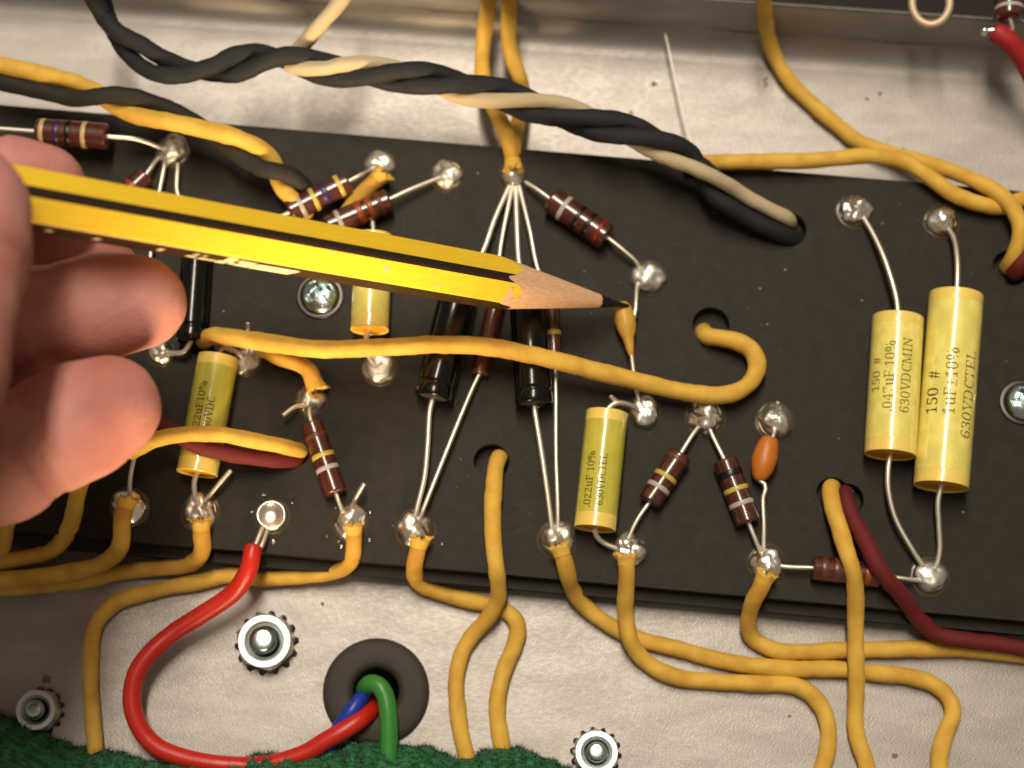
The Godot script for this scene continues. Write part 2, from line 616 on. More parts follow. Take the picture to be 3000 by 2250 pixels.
# ends: 0 none, 1 cuff + bare core at the first point, 2 at the last point
func wire(called: String, label: String, a: Array, m: Material, r := 1.24, ends := 0, core := [], group := "") -> Node3D:
	var c := pts(a, r)
	var mb := MB.new()
	tube(mb, c, 16, 0.03 if m in [M.red_plastic, M.blue_plastic, M.green_plastic] else 0.13, 0.55)
	if m == M.yellow_cloth:     # flux has browned the cloth next to a soldered end
		var e0 := v3(c[-1] if ends == 2 else c[0])
		for q in mb.v:
			var f := 1.0
			if ends > 0:
				f = smoothstep(0.3, 5.5, q.distance_to(e0) + 2.6 * nz.get_noise_3d(q.x * 9, q.y * 9, q.z * 9))
			mb.col.append(Color(0.80, 0.66, 0.50).lerp(Color.WHITE, f))
	if ends == 0:
		var o := obj(called, mb, m)
		tag(o, label, "wire", group)
		return o
	var base := v3(c[-1] if ends == 2 else c[0])
	var t := thing(called, label, "wire", base, group)
	obj("insulation", mb, m, t)
	if ends == 2:
		cuff(t, base, base - v3(c[-2]), r, m)
	else:
		cuff(t, base, base - v3(c[1]), r, m)
	if core.size():
		lead(t, core, 0.42, "bare_core")
	return t

# ---------------------------------------------------------------- parts with two leads
func axis_frame(a: Vector3, b: Vector3) -> Array:
	var d := (b - a).normalized()
	var n := (Vector3.UP - d * d.y).normalized()
	return [d, n, n.cross(d)]

func resistor(label: String, x0: float, y0: float, x1: float, y1: float, r: float, h: float, bands: Array, leads: Array, h1 := -1.0) -> void:
	var a := P(x0, y0, h)
	var b := P(x1, y1, h1 if h1 > 0 else h)
	var d := (b - a)
	var L := d.length()
	var t := thing("resistor", label, "resistor", Vector3((a.x + b.x) / 2, minf(a.y, b.y) - r, (a.z + b.z) / 2), "brown resistors on the board")
	var mb := MB.new()
	var e := r * 0.22
	lathe(mb, a, d, [0.02, 0.0, r * 0.6, 0.0, r * 0.86, e * 0.15, r * 0.96, e * 0.5, r, e, r, e + 0.01, r * 0.99, L * 0.25, r * 0.985, L * 0.5, r * 0.99, L * 0.75, r, L - e - 0.01, r, L - e, r * 0.96, L - e * 0.5, r * 0.86, L - e * 0.15, r * 0.6, L, 0.02, L], 30, 0.012, x0)
	obj("body", mb, M.resistor, t)
	for q in bands:
		var w: float = q[2] if q.size() > 2 else 0.7
		var s: float = q[0] * L
		mb = MB.new()
		lathe(mb, a, d, [r * 0.95, s - w / 2, r + 0.035, s - w / 2 + 0.03, r + 0.045, s, r + 0.035, s + w / 2 - 0.03, r * 0.95, s + w / 2], 30, 0.012, x0)
		obj("colour_band", mb, M["band_" + q[1]], t)
	for l in leads:
		lead(t, l, 0.34)

func lettering(parent: Node3D, txt: String, size: float, a: Vector3, fr: Array, r: float, along: float, around: float, m: Material) -> void:
	var tm := TextMesh.new()
	var f := SystemFont.new()
	f.font_names = PackedStringArray(["Droid Serif", "Droid Sans"])
	tm.font = f
	tm.text = txt
	tm.font_size = 32
	tm.pixel_size = size / 32.0
	tm.depth = 0.02
	tm.horizontal_alignment = HORIZONTAL_ALIGNMENT_LEFT
	tm.vertical_alignment = VERTICAL_ALIGNMENT_CENTER
	tm.curve_step = 1.0
	var arr := tm.get_mesh_arrays() if tm.get_surface_count() == 0 else tm.surface_get_arrays(0)
	if arr.is_empty():
		return
	var vs: PackedVector3Array = arr[Mesh.ARRAY_VERTEX]
	var idx: PackedInt32Array = arr[Mesh.ARRAY_INDEX]
	if idx.is_empty():
		idx = PackedInt32Array(range(vs.size()))
	var lo := INF
	for q in vs:
		lo = minf(lo, q.x)
	var mb := MB.new()
	for q in vs:
		var th := around + q.y / r
		var nn: Vector3 = fr[1] * cos(th) + fr[2] * sin(th)
		mb.add(a + fr[0] * (along + q.x - lo) + nn * (r + 0.035 + q.z), nn)
	mb.ix = idx
	obj("printed_lettering", mb, m, parent)

# a wrapped film capacitor; a is its end nearer the viewer. texts: [string, size, along, around(deg, + is left), ink]
func film_cap(label: String, x0: float, y0: float, x1: float, y1: float, r_px: float, m: Material, texts: Array, leads: Array, end_len := 2.0) -> void:
	var p := P((x0 + x1) / 2, (y0 + y1) / 2, BH + 3.5)
	var r := r_px * mmpp(p)
	var h := BH + r + 0.25
	var a := P(x0, y0, h)
	var b := P(x1, y1, h)
	var d := b - a
	var L := d.length()
	var t := thing("film_capacitor", label, "capacitor", Vector3((a.x + b.x) / 2, BH, (a.z + b.z) / 2), "yellow film capacitors on the board")
	var mb := MB.new()
	var m0 := end_len
	var m1 := end_len * 0.8
	lathe(mb, a, d, [r - 0.02, m0, r, m0 + 0.04, r, L * 0.35, r, L * 0.65, r, L - m1 - 0.04, r - 0.02, L - m1], 48, 0.006, x0)
	obj("wrapped_body", mb, m, t)
	mb = MB.new()
	lathe(mb, a, d, [r * 0.90, 0.25, r * 0.93, 0.02, r * 0.985, 0.0, r - 0.012, 0.12, r - 0.012, 0.13, r - 0.012, m0], 48, 0.006, x0)
	obj("clear_margin", mb, M.film_margin, t)
	mb = MB.new()
	lathe(mb, a, d, [r - 0.012, L - m1, r - 0.012, L - 0.13, r - 0.012, L - 0.12, r * 0.985, L, r * 0.93, L - 0.02, r * 0.90, L - 0.25], 48, 0.006, x0)
	obj("clear_margin", mb, M.film_margin, t)
	for e in 2:
		mb = MB.new()
		var q := a if e == 0 else b
		var dd := -d if e == 0 else d
		lathe(mb, q, dd, [r * 0.94, -0.6, r * 0.93, -0.22, r * 0.7, -0.30, r * 0.3, -0.20, 0.02, -0.12], 36, 0.02, x0 + e)
		obj("end_seal", mb, M.film_end, t)
	var fr := axis_frame(a, b)
	for q in texts:
		lettering(t, q[0], q[1], a, fr, r, q[2], deg_to_rad(q[3]), M[q[4]])
	for l in leads:
		lead(t, l, 0.4)

func black_cap(label: String, x0: float, y0: float, x1: float, y1: float, r: float, leads: Array, h := -1.0) -> void:
	var hh := BH + r + 0.3 if h < 0 else h
	var a := P(x0, y0, hh)
	var b := P(x1, y1, hh)
	var d := b - a
	var L := d.length()
	var t := thing("electrolytic_capacitor", label, "capacitor", Vector3((a.x + b.x) / 2, BH, (a.z + b.z) / 2), "black tubular capacitors on the board")
	var mb := MB.new()
	lathe(mb, a, d, [r * 0.78, 0.3, r * 0.82, 0.05, r * 0.92, 0.0, r, 0.25, r, 0.9, r, 1.6, r * 0.93, 1.95, r * 0.93, 2.15, r, 2.5, r, 2.52, r, L * 0.5, r, L - 0.26, r, L - 0.25, r * 0.92, L, r * 0.82, L - 0.05, r * 0.78, L - 0.3], 40, 0.01, x0)
	obj("sleeve", mb, M.black_can, t)
	for e in 2:
		mb = MB.new()
		lathe(mb, a if e == 0 else b, -d if e == 0 else d, [r * 0.8, -0.35, r * 0.4, -0.3, r * 0.22, -0.1, 0.02, 0.0], 28, 0.0, 0.0)
		obj("end_seal", mb, M.rubber, t)
	for l in leads:
		lead(t, l, 0.4)

func screw(x: float, y: float, r_px: float, turn: float, label: String) -> void:
	var c := P(x, y, BH)
	var r := r_px * mmpp(c)
	var t := thing("screw", label, "screw", c, "cross head screws in the board")
	var mb := MB.new()
	var rows := 22
	var segs := 96
	for i in rows + 1:
		var q := float(i) / rows
		for j in segs:
			var an := TAU * j / segs
			var p := Vector2(cos(an), sin(an)) * r * q
			var loc := p.rotated(turn)
			var z := 1.9 * sqrt(maxf(0.0, 1.0 - pow(q, 2.6) * 0.93))
			var arm := minf(absf(loc.x), absf(loc.y))
			var reach := maxf(absf(loc.x), absf(loc.y))
			var cut := smoothstep(r * 0.17, r * 0.11, arm) * smoothstep(r * 0.66, r * 0.48, reach)
			cut = maxf(cut, smoothstep(r * 0.34, r * 0.2, p.length()))
			z -= 1.25 * cut
			if i == rows:
				z = 0.0
			mb.add(c + Vector3(p.x, z, p.y), Vector3.UP)
	mb.grid(0, rows + 1, segs, true)
	mb.smooth()
	for k in mb.n.size():
		if mb.n[k].y < 0:
			mb.n[k] = -mb.n[k]
	obj("cross_head", mb, M.zinc_blue, t)
	mb = MB.new()
	lathe(mb, c, Vector3.UP, [r * 1.16, 0.0, r * 1.16, 0.25, r * 1.1, 0.35, r * 0.9, 0.36], 40)
	obj("washer", mb, M.steel_dark, t)

func nut(x: float, y: float, r_px: float, turn: float, label: String, stud_h := 1.4) -> void:
	var c := P(x, y, 0)
	var top := 3.1
	var r := r_px * mmpp(P(x, y, top))
	c = Vector3(P(x, y, top).x, 0, P(x, y, top).z)
	var t := thing("lock_nut", label, "nut", c, "toothed lock nuts on the chassis")
	var mb := MB.new()
	# toothed washer: twisted teeth round a ring
	var teeth := 14
	var segs := teeth * 4
	for ring in 4:
		for j in segs:
			var an := TAU * j / segs + turn
			var tooth := 1.0 if (j % 4) < 2 else 0.0
			var rr: float = [r * 0.7, r * 1.04, r * (1.06 + 0.17 * tooth), r * (1.06 + 0.17 * tooth)][ring]
			var hh: float = [0.62, 0.62, 0.35 + (0.45 if (j % 4) == 0 else 0.0), 0.06][ring]
			mb.add(c + Vector3(cos(an) * rr, hh, sin(an) * rr), Vector3.UP)
	mb.grid(0, 4, segs, true)
	mb.smooth()
	for k in mb.n.size():
		if mb.n[k].dot(mb.v[k] - c + Vector3.UP * 0.3) < 0:
			mb.n[k] = -mb.n[k]
	obj("toothed_washer", mb, M.steel_dark, t)
	# nut: six flats, top and bottom edges turned round
	mb = MB.new()
	segs = 72
	var bore := r * 0.60
	var rad := []
	for ring in 7:
		for j in segs:
			var an := TAU * j / segs
			var hex := r * 1.0 / cos(fposmod(an - turn, TAU / 6) - TAU / 12)
			var rr: float = [minf(hex, r * 1.10), minf(hex, r * 1.10), minf(hex, r * 1.045), r * 0.985, r * 0.76, bore, bore][ring]
			var hh: float = [0.6, top - 0.55, top - 0.32, top, top, top - 0.55, 0.4][ring]
			mb.add(c + Vector3(cos(an) * rr, hh, sin(an) * rr), Vector3.UP)
	# split normals: each band its own vertices
	var src := mb
	mb = MB.new()
	for ring in 6:
		var at := mb.v.size()
		var i0 := mb.ix.size()
		for q in 2:
			for j in segs:
				mb.add(src.v[(ring + q) * segs + j], Vector3.UP)
		mb.grid(at, 2, segs, true)
		mb.smooth(at, i0)
		var inward := ring >= 5
		for k in range(at, mb.v.size()):
			var o := mb.v[k] - c
			o.y = 0.0
			var want := (-o if inward else o).normalized() + Vector3.UP * (4.0 if ring in [3, 4] else 0.5)
			if mb.n[k].dot(want) < 0:
				mb.n[k] = -mb.n[k]
	obj("hex_nut", mb, M.zinc, t)
	mb = MB.new()
	var e := bore * 0.86
	var prof := []
	var k2 := 0
	while k2 * 0.35 < top - 0.5 + stud_h:
		prof.append_array([e * (0.98 if k2 % 2 else 0.86), 0.4 + k2 * 0.35])
		k2 += 1
	var zt: float = prof[-1]
	prof.append_array([e * 0.72, zt + 0.3, e * 0.66, zt + 0.36, e * 0.4, zt + 0.42, 0.02, zt + 0.40])
	lathe(mb, c, Vector3.UP, prof, 32)
	obj("bolt_end", mb, M.zinc_blue, t)

# ---------------------------------------------------------------- pencil
func proj(v: Vector3) -> Vector2:
	var d := v - cam_at
	var z := d.dot(cam_f)
	return Vector2(1500 + d.x / z / tv * 1125.0, 1125 - d.dot(cam_u) / z / tv * 1125.0)

func build_pencil() -> void:
	var tip := P(1842, 897, 10.6)
	var far := P(200, 604, 58.0)
	var d := (tip - far).normalized()
	var back := tip - d * 150.0
	var w := (cam_at - (tip + far) * 0.5).normalized()
	w = (w - d * w.dot(d)).normalized()
	var v := d.cross(w)
	if v.dot(cam_u) < 0:
		v = -v
	var c0 := w * cos(deg_to_rad(16)) + v * sin(deg_to_rad(16))
	var s0 := d.cross(c0)
	if s0.dot(v) < 0:
		s0 = -s0
	var ap := 3.38
	var cone := 24.0                   # the cone's length to its apex
	var k := 3.72 / cone
	var apex := tip + d * 0.9
	var t := thing("pencil", "yellow and black striped pencil, sharpened tip touching the ochre disc capacitor", "pencil", back)
	var ring := func(deg: float) -> Array:
		var q := deg_to_rad(deg)
		var f := deg_to_rad(30.0 + 60.0 * floorf(deg / 60.0))
		var r := minf(ap / cos(q - f), ap * 1.128)
		var dirv := c0 * cos(q) + s0 * sin(q)
		var nn := c0 * cos(f) + s0 * sin(f)
		var edge := smoothstep(23.0, 30.0, absf(rad_to_deg(q - f)))
		return [r, dirv, nn.lerp(dirv, edge).normalized()]
	for patch in [[-60.0, -10.0, "pencil_yellow", "painted_face"], [10.0, 60.0, "pencil_yellow", "painted_face"], [60.0, 112.0, "pencil_yellow", "painted_face"], [128.0, 240.0, "pencil_yellow", "painted_face"], [-10.0, 10.0, "pencil_black", "black_stripe"], [-120.0, -60.0, "pencil_black", "black_stripe"], [112.0, 128.0, "pencil_black", "black_stripe"]]:
		var mb := MB.new()
		var cols := int((patch[1] - patch[0]) / 2.0) + 1
		var rows := 24
		for i in rows:
			for j in cols:
				var deg: float = patch[0] + j * 2.0
				var q: Array = ring.call(clampf(deg, patch[0] + 0.001, patch[1] - 0.001))
				var r: float = q[0]
				var wob := 0.25 * nz.get_noise_2d(deg * 2.3, 7.0) + 0.12 * nz.get_noise_2d(deg * 9.0, 3.0)
				var front := apex - d * (r / k + wob)
				var p := back.lerp(front, float(i) / (rows - 1))
				mb.add(p + (q[1] as Vector3) * r, q[2], Vector2(float(j) / cols, i * 0.4))
		mb.grid(0, rows, cols, false)
		obj(patch[3], mb, M[patch[2]], t)
	# sharpened wood, from the scalloped paint edge down to the lead
	var mb := MB.new()
	var rows := 16
	var segs := 180
	for i in rows:
		for j in segs:
			var q: Array = ring.call(j * 2.0 + 0.5)
			var t0: float = q[0] / k
			var wob := 0.25 * nz.get_noise_2d((j * 2.0 if j < 120 else j * 2.0 - 360.0) * 2.3, 7.0)
			var tt := lerpf(t0 + wob, 6.4 + 0.4 * nz.get_noise_2d(j * 3.0, 50), float(i) / (rows - 1))
			var r := k * tt * (1.0 if i > 0 else 0.995)
			r *= 1.0 + 0.012 * nz.get_noise_2d(j * 1.5, i * 2.0)
			mb.add(apex - d * tt + (q[1] as Vector3) * r, ((q[1] as Vector3) + d * k).normalized(), Vector2(j * 0.02, i * 0.1))
	mb.grid(0, rows, segs, true)
	mb.smooth()
	for z in mb.n.size():
		var rel := mb.v[z] - apex
		if mb.n[z].dot(rel - d * rel.dot(d)) < 0:
			mb.n[z] = -mb.n[z]
	obj("sharpened_wood", mb, M.wood, t)
	mb = MB.new()
	lathe(mb, apex, -d, [0.02, 0.85, 0.2, 0.92, 0.3, 1.2, k * 2.6, 2.6, k * 4.2, 4.2, k * 6.2, 6.2, k * 6.8, 7.0], 28, 0.03, 2.0)
	obj("graphite_point", mb, M.graphite, t)
	# worn foil print on the black face below
	var nrm := c0 * cos(deg_to_rad(-90)) + s0 * sin(deg_to_rad(-90))
	var across := c0 * cos(deg_to_rad(0)) + s0 * sin(deg_to_rad(0))
	var s_at := func(px: float) -> float:
		var lo := 0.0
		var hi := 150.0
		for z in 30:
			var m := (lo + hi) / 2.0
			if proj(tip - d * m + nrm * ap).x > px:
				lo = m
			else:
				hi = m
		return lo
	mb = MB.new()
	# strokes: from, to (picture x), lower and upper edge on the face, slant
	for q in [[700, 735, -1.5, 1.2, 10], [738, 858, -1.6, 0.9, 14], [655, 684, -0.6, 1.9, 0], [640, 668, -1.5, -0.3, 6], [620, 632, -1.3, -0.5, 8], [585, 615, -1.2, -0.5, 10], [588, 596, 0.3, 1.0, 6], [550, 577, -1.1, -0.4, 8], [560, 572, 0.2, 1.0, 8], [690, 703, 0.2, 1.3, 6], [676, 697, -1.3, -0.6, 6], [460, 475, -0.6, 0.6, 6], [270, 290, -0.6, 0.3, 10], [130, 150, -0.4, 0.5, 8]]:
		var a: float = s_at.call(q[0])
		var b: float = s_at.call(q[1])
		var sl: float = s_at.call(q[0] + q[4]) - a
		var o := tip + nrm * (ap + 0.02)
		var lo := across * float(q[2])
		var hi := across * float(q[3])
		var at := mb.v.size()
		for cpt: Vector3 in [o - d * (a + 0.0) + lo, o - d * b + lo, o - d * (b + sl) + hi, o - d * (a + sl) + hi]:
			mb.add(cpt, nrm)
		mb.quad(at, at + 1, at + 2, at + 3)
	obj("foil_print", mb, M.foil, t)
	# chips in the paint of the lower yellow face, showing wood
	var fn := c0 * cos(deg_to_rad(-30)) + s0 * sin(deg_to_rad(-30))
	var fa := c0 * cos(deg_to_rad(60)) + s0 * sin(deg_to_rad(60))
	for q in [[1100, -0.1, 0.5, 0.26], [1093, 0.35, 0.16, 0.2], [1232, 0.2, 0.2, 0.26], [1255, -0.9, 0.42, 0.16], [930, 0.9, 0.3, 0.12], [1462, -0.4, 0.5, 0.85], [1452, -1.2, 0.5, 0.5]]:
		mb = MB.new()
		var along: float = s_at.call(q[0])
		blob(mb, tip - d * along + fn * ap + fa * float(q[1]), d * float(q[2]), fn * 0.015, fa * float(q[3]), 0.6, q[0], 1.5, 6, 18)
		obj("paint_chip", mb, M.wood, t)

# ---------------------------------------------------------------- the hand
var bone_a: PackedVector3Array
var bone_d: PackedVector3Array
var bone_l: PackedFloat32Array
var bone_r: PackedFloat32Array
var bone_s: PackedFloat32Array
var bone_g: PackedInt32Array

func bone(g: int, list: Array) -> void:
	for i in range(0, list.size() - 4, 4):
		var a := P(list[i], list[i + 1], list[i + 2])
		var b := P(list[i + 4], list[i + 5], list[i + 6])
		bone_a.append(a)
		bone_d.append(b - a)
		bone_l.append((b - a).length_squared())
		bone_r.append(list[i + 3])
		bone_s.append(list[i + 7] - list[i + 3])
		bone_g.append(g)

func field(p: Vector3) -> float:
	var best := 1e9
	var palm := 1e9
	var g := -1
	var cur := 1e9
	var n := bone_a.size()
	for i in n:
		var rel := p - bone_a[i]
		var t := clampf(rel.dot(bone_d[i]) / bone_l[i], 0.0, 1.0)
		var dd := (rel - bone_d[i] * t).length() - bone_r[i] - bone_s[i] * t
		if bone_g[i] != g:
			if g == 0:
				palm = cur
			elif g > 0:
				var h0 := clampf(0.5 + 0.5 * (palm - cur) / 5.0, 0.0, 1.0)
				cur = lerpf(palm, cur, h0) - 5.0 * h0 * (1.0 - h0)
				var hb := clampf(0.5 + 0.5 * (best - cur) / 0.5, 0.0, 1.0)
				best = lerpf(best, cur, hb) - 0.5 * hb * (1.0 - hb)
			g = bone_g[i]
			cur = dd
		else:
			var kk := 7.0 if g == 0 else 1.6
			var h := clampf(0.5 + 0.5 * (cur - dd) / kk, 0.0, 1.0)
			cur = lerpf(cur, dd, h) - kk * h * (1.0 - h)
	var h1 := clampf(0.5 + 0.5 * (palm - cur) / 5.0, 0.0, 1.0)
	cur = lerpf(palm, cur, h1) - 5.0 * h1 * (1.0 - h1)
	return minf(best, cur)

func nets(lo: Vector3, hi: Vector3, cell: float) -> MB:
	var nx := int((hi.x - lo.x) / cell / 4.0) * 4 + 4
	var ny := int((hi.y - lo.y) / cell / 4.0) * 4 + 4
	var nq := int((hi.z - lo.z) / cell / 4.0) * 4 + 4
	var sx := nx + 1
	var sy := ny + 1
	var val := PackedFloat32Array()
	val.resize(sx * sy * (nq + 1))
	val.fill(1e9)
	var blocks: Array[Vector3i] = []
	for bz in nq / 4:
		for by in ny / 4:
			for bx in nx / 4:
				var c := lo + Vector3(bx * 4 + 2, by * 4 + 2, bz * 4 + 2) * cell
				if absf(field(c)) < cell * 5.6:
					blocks.append(Vector3i(bx * 4, by * 4, bz * 4))
	for b in blocks:
		for z in range(b.z, b.z + 5):
			for y in range(b.y, b.y + 5):
				for x in range(b.x, b.x + 5):
					var k := x + sx * (y + sy * z)
					if val[k] > 1e8:
						val[k] = field(lo + Vector3(x, y, z) * cell)
	var mb := MB.new()
	var vid := {}
	var off := [0, 1, sx, sx + 1, sx * sy, sx * sy + 1, sx * sy + sx, sx * sy + sx + 1]
	var edges := [[0, 1], [2, 3], [4, 5], [6, 7], [0, 2], [1, 3], [4, 6], [5, 7], [0, 4], [1, 5], [2, 6], [3, 7]]
	var cells: Array[Vector3i] = []
	for b in blocks:
		for z in range(b.z, b.z + 4):
			for y in range(b.y, b.y + 4):
				for x in range(b.x, b.x + 4):
					var k := x + sx * (y + sy * z)
					var neg := 0
					for o: int in off:
						if val[k + o] < 0.0:
							neg += 1
					if neg == 0 or neg == 8:
						continue
					var sum := Vector3.ZERO
					var cnt := 0
					for e: Array in edges:
						var va := val[k + int(off[e[0]])]
						var vb := val[k + int(off[e[1]])]
						if (va < 0.0) != (vb < 0.0):
							var t := va / (va - vb)
							var pa := Vector3(e[0] & 1, (e[0] >> 1) & 1, (e[0] >> 2) & 1)
							var pb := Vector3(e[1] & 1, (e[1] >> 1) & 1, (e[1] >> 2) & 1)
							sum += pa.lerp(pb, t)
							cnt += 1
					var p := lo + (Vector3(x, y, z) + sum / cnt) * cell
					vid[k] = mb.add(p, Vector3.UP)
					cells.append(Vector3i(x, y, z))
	for c in cells:
		var k := c.x + sx * (c.y + sy * c.z)
		for ax in 3:
			var st: int = [1, sx, sx * sy][ax]
			var o1: int = [sx, sx * sy, 1][ax]
			var o2: int = [sx * sy, 1, sx][ax]
			if (val[k] < 0.0) == (val[k + st] < 0.0):
				continue
			if vid.has(k - o1) and vid.has(k - o2) and vid.has(k - o1 - o2):
				if val[k] < 0.0:
					mb.quad(vid[k], vid[k - o1], vid[k - o1 - o2], vid[k - o2])
				else:
					mb.quad(vid[k], vid[k - o2], vid[k - o1 - o2], vid[k - o1])
	mb.smooth()
	return mb

func build_hand() -> void:
	# group 0 is the palm and wrist, 1 to 5 the fingers: place in the picture, height, radius
	bone(0, [-1050, 820, 72, 10.5, -1650, 1150, 84, 14])
	bone(0, [-1000, 1020, 70, 11, -1650, 1200, 84, 15])
	bone(0, [-1000, 1300, 68, 10.5, -1650, 1300, 84, 15])
	bone(0, [-1050, 1560, 64, 9.5, -1650, 1400, 84, 14])
	bone(0, [-900, 1480, 80, 11, -1500, 1300, 88, 14])
	bone(0, [-1650, 1270, 86, 19, -2500, 1500, 95, 23])
	bone(1, [-105, 610, 72, 7.2, -135, 730, 73, 7.9, -225, 1070, 77, 8.5, -430, 1480, 80, 9.2, -900, 1480, 80, 11])
	bone(2, [118, 553, 49.5, 5.7, 20, 552, 50, 6.2, -260, 560, 53, 6.8, -640, 600, 62, 7.8, -1050, 820, 72, 9.5])
	bone(3, [405, 887, 42, 6.05, 300, 896, 42, 6.45, 20, 935, 44, 6.7, -350, 960, 52, 7.6, -1000, 1020, 70, 10])
	bone(3, [300, 812, 37, 5.2, 120, 800, 38, 6.0, -300, 860, 46, 7.2])
	bone(3, [190, 1046, 36, 4.6, -60, 1090, 38, 6.6, -400, 1100, 50, 8.0])
	bone(4, [318, 1192, 46.5, 6.35, 235, 1232, 46.5, 7.0, 0, 1342, 48, 7.7, -350, 1420, 52, 7.8, -1000, 1300, 68, 10])
	bone(5, [-240, 1640, 44, 5.4, -330, 1660, 45, 5.9, -560, 1700, 50, 6.4, -1050, 1560, 64, 8.5])
	var lo := P(-2300, 600, 90)
	var mb := nets(Vector3(lo.x, 22, -40), Vector3(-36, 112, 48), 0.8)
	# folds across the finger pads at the joints
	for q in [[150, 905, 43, 405, 887, 42], [120, 915, 43, 405, 887, 42], [110, 1283, 47.5, 318, 1190, 46.5], [80, 1298, 47.5, 318, 1190, 46.5], [-128, 760, 73, -105, 610, 72], [-5, 552, 50, 118, 553, 49.5]]:
		var at := P(q[0], q[1], q[2])
		var ax := (P(q[3], q[4], q[5]) - at).normalized()
		for k in mb.v.size():
			var rel := mb.v[k] - at
			if rel.length() > 11.0:
				continue
			var s := rel.dot(ax) + 0.9 * nz.get_noise_3d(rel.x * 5, rel.y * 5, rel.z * 5)
			mb.v[k] -= mb.n[k] * 0.42 * exp(-s * s / 0.45)
	for k in mb.v.size():      # uneven flesh
		var q := mb.v[k]
		mb.v[k] += mb.n[k] * 0.22 * nz.get_noise_3d(q.x * 5, q.y * 5, q.z * 5)
	mb.smooth()
	var o := obj("hand", mb, M.skin)
	o.name = "hand"
	tag(o, "bare hand holding the striped pencil, fingers curled round it at the left", "hand")

# ---------------------------------------------------------------- blanket
func build_blanket() -> void:
	var edge := [-500, 2060, -60, 2085, 60, 2135, 150, 2172, 250, 2188, 330, 2206, 430, 2238, 530, 2226, 640, 2236, 740, 2206, 870, 2214, 990, 2186, 1070, 2176, 1160, 2186, 1250, 2190, 1345, 2220, 1430, 2192, 1520, 2186, 1590, 2214, 1660, 2246, 1760, 2330, 1900, 2460]
	var c: Array[Vector4] = []
	for k in range(0, edge.size(), 2):
		var p := P(edge[k], edge[k + 1], 6.5)
		c.append(Vector4(p.x, p.y, p.z, 0))
	var line := curve(c, 0.5)
	var t := thing("green_blanket", "fuzzy dark green blanket bunched along the bottom edge of the picture", "blanket", Vector3(-20, 0, 62))
	var mb := MB.new()
	var cols := 46
	var rows := line.size()
	for i in rows:
		var p := v3(line[i])
		var dd := (v3(line[mini(i + 3, rows - 1)]) - v3(line[maxi(i - 3, 0)])).normalized()
		var out := Vector3(-dd.z, 0, dd.x)
		if out.z < 0:
			out = -out
		for j in cols:
			var q := float(j) / (cols - 1)
			# from the chassis up the front roll, over its crest and away towards the viewer
			var an := lerpf(-0.5, PI * 0.62, minf(q / 0.55, 1.0))
			var loc := Vector2(6.0 - 6.2 * cos(an), 6.2 * sin(an) + 0.5)
			if q > 0.55:
				loc += Vector2((q - 0.55) * 70.0, 1.5 * sin((q - 0.55) * 22.0))
			var pos := p - Vector3.UP * 6.5 + out * loc.x + Vector3.UP * maxf(loc.y, 0.02)
			var b := 1.1 * nz.get_noise_3d(pos.x * 3.0, pos.y * 3.0, pos.z * 3.0) + 0.35 * nz.get_noise_3d(pos.x * 11.0, pos.y * 11.0, pos.z * 11.0) + 0.3 * sin(i * 0.5 / 2.6 * TAU + 1.5 * nz.get_noise_2d(i * 1.2, j * 3.0))
			pos += Vector3(out.x * -b * 0.5, b, out.z * -b * 0.5)
			mb.add(pos, Vector3.UP, Vector2(i * 0.02, q * 3))
	mb.grid(0, rows, cols, false)
	mb.smooth()
	var ctr := Vector3(0, -20, 80)
	for k in mb.n.size():
		if mb.n[k].dot(Vector3(0, 1, -0.7)) < 0:
			mb.n[k] = -mb.n[k]
	obj("folded_cloth", mb, M.blanket, t)
	# fuzz
	var hair := MB.new()
	for k in 3:
		var y := k * 0.33
		var w := 0.03 * (1.0 - k * 0.42)
		hair.add(Vector3(-w, y, 0.12 * k * k), Vector3.BACK)
		hair.add(Vector3(w, y, 0.12 * k * k), Vector3.BACK)
	hair.quad(0, 1, 3, 2)
	hair.quad(2, 3, 5, 4)
	var am := ArrayMesh.new()
	var arr := []
	arr.resize(Mesh.ARRAY_MAX)
	var hv := PackedVector3Array()
	for q in hair.v:
		hv.append(q * S)
	arr[Mesh.ARRAY_VERTEX] = hv
	arr[Mesh.ARRAY_NORMAL] = hair.n
	arr[Mesh.ARRAY_TEX_UV] = hair.uv
	arr[Mesh.ARRAY_INDEX] = hair.ix
	am.add_surface_from_arrays(Mesh.PRIMITIVE_TRIANGLES, arr)
	var mm := MultiMesh.new()
	mm.transform_format = MultiMesh.TRANSFORM_3D
	mm.mesh = am
	var count := 26000
	mm.instance_count = count
	for k in count:
		var i := rng.randi_range(0, rows - 2)
		var j := rng.randi_range(4, 34)
		var at := i * cols + j
		var p := mb.v[at].lerp(mb.v[at + cols], rng.randf()).lerp(mb.v[at + 1], rng.randf() * 0.9)
		var up := (mb.n[at] + Vector3(rng.randf_range(-1, 1), rng.randf_range(-0.6, 1), rng.randf_range(-1, 1)) * 0.9).normalized()
		var sd := up.cross(Vector3(rng.randf_range(-1, 1), rng.randf_range(-1, 1), rng.randf_range(-1, 1))).normalized()
		var bs := Basis(sd, up, sd.cross(up)).scaled_local(Vector3(1, rng.randf_range(0.5, 1.1), rng.randf_range(0.3, 2)))
		mm.set_instance_transform(k, Transform3D(bs, p * S - t.position))
	var mi := MultiMeshInstance3D.new()
	mi.name = "fuzz"
	mi.multimesh = mm
	mi.material_override = M.blanket
	mi.set_meta("kind", "stuff")
	t.add_child(mi)

